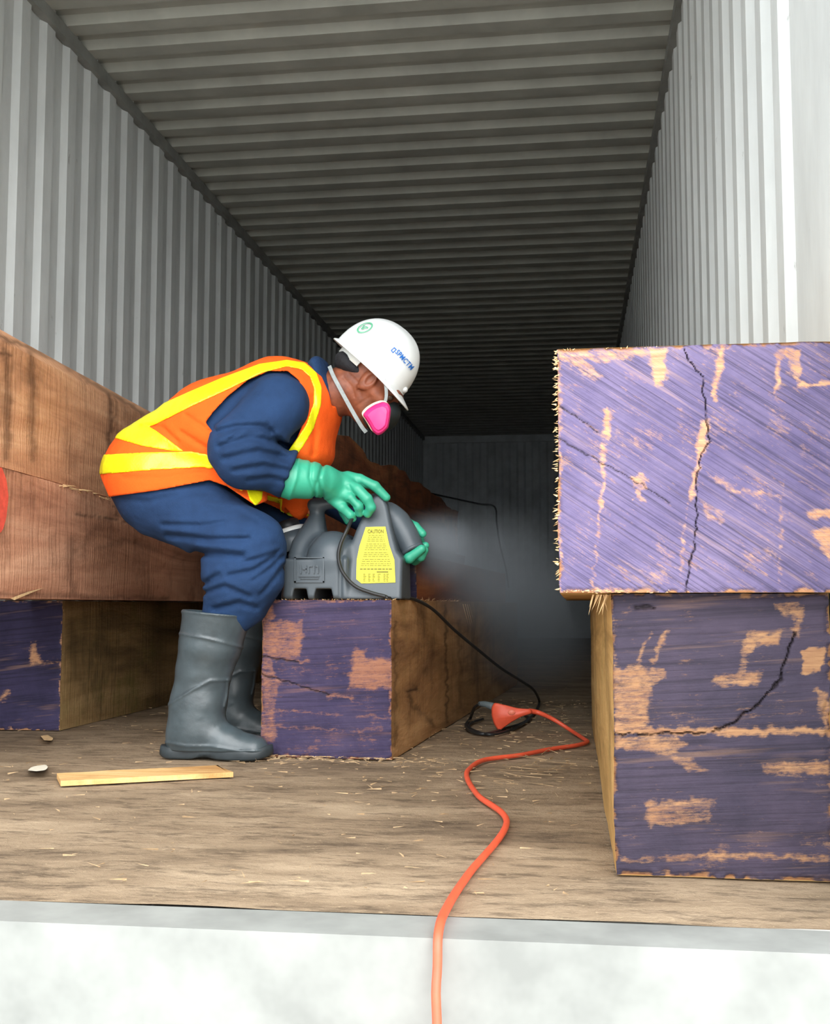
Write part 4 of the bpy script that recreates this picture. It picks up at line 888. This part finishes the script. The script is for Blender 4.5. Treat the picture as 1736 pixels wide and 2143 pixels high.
def on_dome(px, py, lift=.0012):
    r = ray(px, py); r = r/np.linalg.norm(r); c = HB-CAM
    def val(t):
        q = CAM+r*t-HB; f, l, u = q@HF, q@HL, q@HU; af = .118 if f > 0 else .130; x = 2/.87
        return abs(f/af)**x+abs(l/.106)**x+abs(u/.143)**x-1
    t0 = np.linalg.norm(c)-.2; t = t0
    while val(t) > 0 and t < t0+.2: t += .002
    a, b = t-.002, t
    for _ in range(20):
        m = (a+b)/2
        if val(m) > 0: a = m
        else: b = m
    return CAM+r*(a-lift)
m_bprint = M_plain('blue_print', srgb(28, 104, 190), .4, .05, 30)
m_gprint = M_plain('green_print', srgb(96, 176, 138), .4, .05, 30)
uv, fc = text_uv('SPMCTM', 1.08, .022); S = np.array([826, 738.]); dd = np.array([33, 37.]); up = np.array([8.2, -7.4])
obj('lettering', [on_dome(*(S+dd*u+up*v)) for u, v in uv], fc, m_bprint, hat, False)['label'] = 'blue lettering'
V, Fc = [], []
sq = [(817, 733), (825, 726), (830, 731.5), (822, 739)]; inn = [(819.6, 733), (825, 728.4), (827.4, 731.5), (822, 736.4)]
V = [on_dome(*p) for p in sq+inn]; Fc = [(i, (i+1) % 4, 4+(i+1) % 4, 4+i) for i in range(4)]
obj('logo', V, Fc, m_bprint, hat, False)
V, Fc = [], []; ca, sa = math.cos(-.42), math.sin(-.42)
for k in range(40):
    t = 2*math.pi*k/40
    for f in (1, .80): x, y = 18*f*math.cos(t), 9.2*f*math.sin(t); V.append(on_dome(763+x*ca-y*sa, 685.5+x*sa+y*ca))
Fc = [(2*k, 2*k+1, (2*k+3) % 80, (2*k+2) % 80) for k in range(40)]
for pts in ([(754, 689), (757, 689), (763, 682), (761, 680)], [(761, 680), (763, 682), (769, 687), (771, 685)], [(758, 687), (758.6, 688.6), (768, 686.4), (767, 685)]):
    b = len(V); V += [on_dome(*p) for p in pts]; Fc.append((b, b+1, b+2, b+3))
obj('emblem', V, Fc, m_gprint, hat, False)['label'] = 'green round emblem'
# accessory slot lug by the peak
lc = hb(.115, -.012, .018); obj('lug', *uvball(lc, (.009, .014, .009)), m_hat, hat)
# --- respirator
mk_ = implicit('respirator', lambda P: smax(smin(ell(P, H(.096, 0, -.050), (.040, .044, .054), RM), cone(P, H(.085, -.06, -.078), H(.085, .06, -.078), .024, .024), .02), -ell(P, H(.052, 0, -.04), (.052, .05, .06), RM), .004),
    H(.092, 0, -.066)-(.09, .10, .09), H(.092, 0, -.066)+(.09, .10, .09), .003, m_mask, man); mk_['label'] = 'dark rubber half-mask respirator'
PK = [(758, 868), (768, 856), (784, 846), (802, 840), (814, 845), (818, 856), (816, 876), (812, 896), (800, 908), (790, 912), (780, 904), (770, 886)]
bevel_prism([(x-3, y-3) for x, y in PK], [(3.078, .96), (3.078, 1), (3.095, 1.02), (3.105, .95)], M_plain('cream_filter_seal', srgb(226, 222, 186), .5, .04, 20), 'filter_seal', mk_, 48, False, 2)
fl_ = bevel_prism(PK, [(3.037, .64), (3.038, .70), (3.043, .72), (3.046, .86), (3.052, .95), (3.060, .985), (3.080, 1.0), (3.086, .98)], m_pink, 'filter_cartridge', mk_, 56, True, 1); fl_.data.set_sharp_from_angle(angle=math.radians(28)); fl_['label'] = 'pink filter cartridge'
V = [(v[0]-.042, 2*YM-v[1]-.02, v[2]+.036) for v in [np.array(q.co)+OFF['person'] for q in fl_.data.vertices]]; obj('filter_cartridge', V, [tuple(p.vertices)[::-1] for p in fl_.data.polygons], m_pink, mk_)
def ribbon(name, pts, wd_, mat, parent, th=.0016):
    P = catmull([A(*p) for p in pts], 6); T = np.gradient(P, axis=0); T /= np.linalg.norm(T, axis=1)[:, None]
    S_ = np.cross(T, (0, -1., 0)); S_ /= np.linalg.norm(S_, axis=1)[:, None]; V, Fc = [], []
    for p, s in zip(P, S_):
        for a, b in ((-1, 0), (1, 0), (1, 1), (-1, 1)): V.append(p+s*a*wd_/2+np.array([0, -th*b, 0]))
    for i in range(len(P)-1): Fc += [(4*i+k, 4*i+(k+1) % 4, 4*i+4+(k+1) % 4, 4*i+4+k) for k in range(4)]
    Fc += [(3, 2, 1, 0), tuple(4*(len(P)-1)+k for k in range(4))]
    return obj(name, V, Fc, mat, parent, False)
ribbon('neck_strap', [(689, 766, 3.120), (697, 786, 3.098), (716, 822, 3.092), (738, 862, 3.098), (756, 892, 3.110), (766, 905, 3.115)], .011, m_strap, mk_)
ribbon('head_strap', [(795, 780, 3.094), (802, 792, 3.088), (807, 808, 3.082), (808, 830, 3.084), (804, 846, 3.090)], .009, m_strap, mk_)

# ================================================================== MIST
km = bpy.data.materials.new('chemical_mist'); km.use_nodes = True; T = km.node_tree; T.nodes.clear()
n_ = lambda t: T.nodes.new(t)
outn = n_('ShaderNodeOutputMaterial'); vol = n_('ShaderNodeVolumePrincipled'); T.links.new(vol.outputs[0], outn.inputs['Volume'])
vol.inputs['Color'].default_value = (.86, .93, 1, 1); vol.inputs['Anisotropy'].default_value = 0.0
tc = n_('ShaderNodeTexCoord')
def blob(c, r, rz, amp):
    # ellipsoid falloff in world metres (object origin at zero)
    m0 = n_('ShaderNodeVectorMath'); m0.operation = 'SUBTRACT'; m0.inputs[1].default_value = tuple(c); T.links.new(tc.outputs['Object'], m0.inputs[0])
    m1 = n_('ShaderNodeVectorRotate'); m1.rotation_type = 'Z_AXIS'; m1.inputs['Angle'].default_value = rz; T.links.new(m0.outputs[0], m1.inputs['Vector'])
    m2 = n_('ShaderNodeVectorMath'); m2.operation = 'DIVIDE'; m2.inputs[1].default_value = r; T.links.new(m1.outputs[0], m2.inputs[0])
    g = n_('ShaderNodeTexGradient'); g.gradient_type = 'QUADRATIC_SPHERE'; T.links.new(m2.outputs[0], g.inputs[0])
    k = n_('ShaderNodeMath'); k.operation = 'MULTIPLY'; k.inputs[1].default_value = amp; T.links.new(g.outputs['Fac'], k.inputs[0]); return k.outputs[0]
def add(a, b): k = n_('ShaderNodeMath'); k.operation = 'ADD'; T.links.new(a, k.inputs[0]); T.links.new(b, k.inputs[1]); return k.outputs[0]
bl_ = [blob(atY(915, 1150, 3.40), (.17, .38, .13), 0, 11), blob(atY(985, 1190, 3.9), (.38, .6, .26), 0, 2.8), blob(atY(1075, 1250, 4.8), (.55, 1.3, .42), 0, 1.8), blob(atY(1120, 1310, 5.6), (.5, 1.8, .42), 0, 1.3)]
s_ = bl_[0]
for q in bl_[1:]: s_ = add(s_, q)
nz = n_('ShaderNodeTexNoise'); nz.inputs['Scale'].default_value = 4.5; nz.inputs['Detail'].default_value = 3; T.links.new(tc.outputs['Object'], nz.inputs['Vector'])
rp = n_('ShaderNodeMapRange'); rp.inputs[1].default_value = .32; rp.inputs[2].default_value = .68; rp.inputs[3].default_value = .35; rp.inputs[4].default_value = 1.4; T.links.new(nz.outputs['Fac'], rp.inputs[0])
mm = n_('ShaderNodeMath'); mm.operation = 'MULTIPLY'; T.links.new(s_, mm.inputs[0]); T.links.new(rp.outputs[0], mm.inputs[1]); T.links.new(mm.outputs[0], vol.inputs['Density'])
hull = [(-.62, 3.24, .46), (-.62, 3.24, .72), (-.34, 3.24, .46), (-.34, 3.24, .72), (-.75, 4.2, .02), (-.75, 4.2, .86), (.04, 4.2, .02), (.04, 4.2, .86), (-.75, 7.2, .02), (-.75, 7.2, .86), (.38, 7.2, .02), (.38, 7.2, .86)]
Fc = [(0, 1, 3, 2), (0, 4, 5, 1), (2, 3, 7, 6), (1, 5, 7, 3), (0, 2, 6, 4), (4, 8, 9, 5), (6, 7, 11, 10), (5, 9, 11, 7), (4, 6, 10, 8), (8, 10, 11, 9)]
mo = obj('mist', np.array(hull), Fc, km, None, False); bm = bmesh.new(); bm.from_mesh(mo.data); bmesh.ops.recalc_face_normals(bm, faces=bm.faces); bm.to_mesh(mo.data); bm.free(); tag(mo, 'pale grey spray mist drifting from the nozzle into the dark container', 'mist', None, 'stuff')
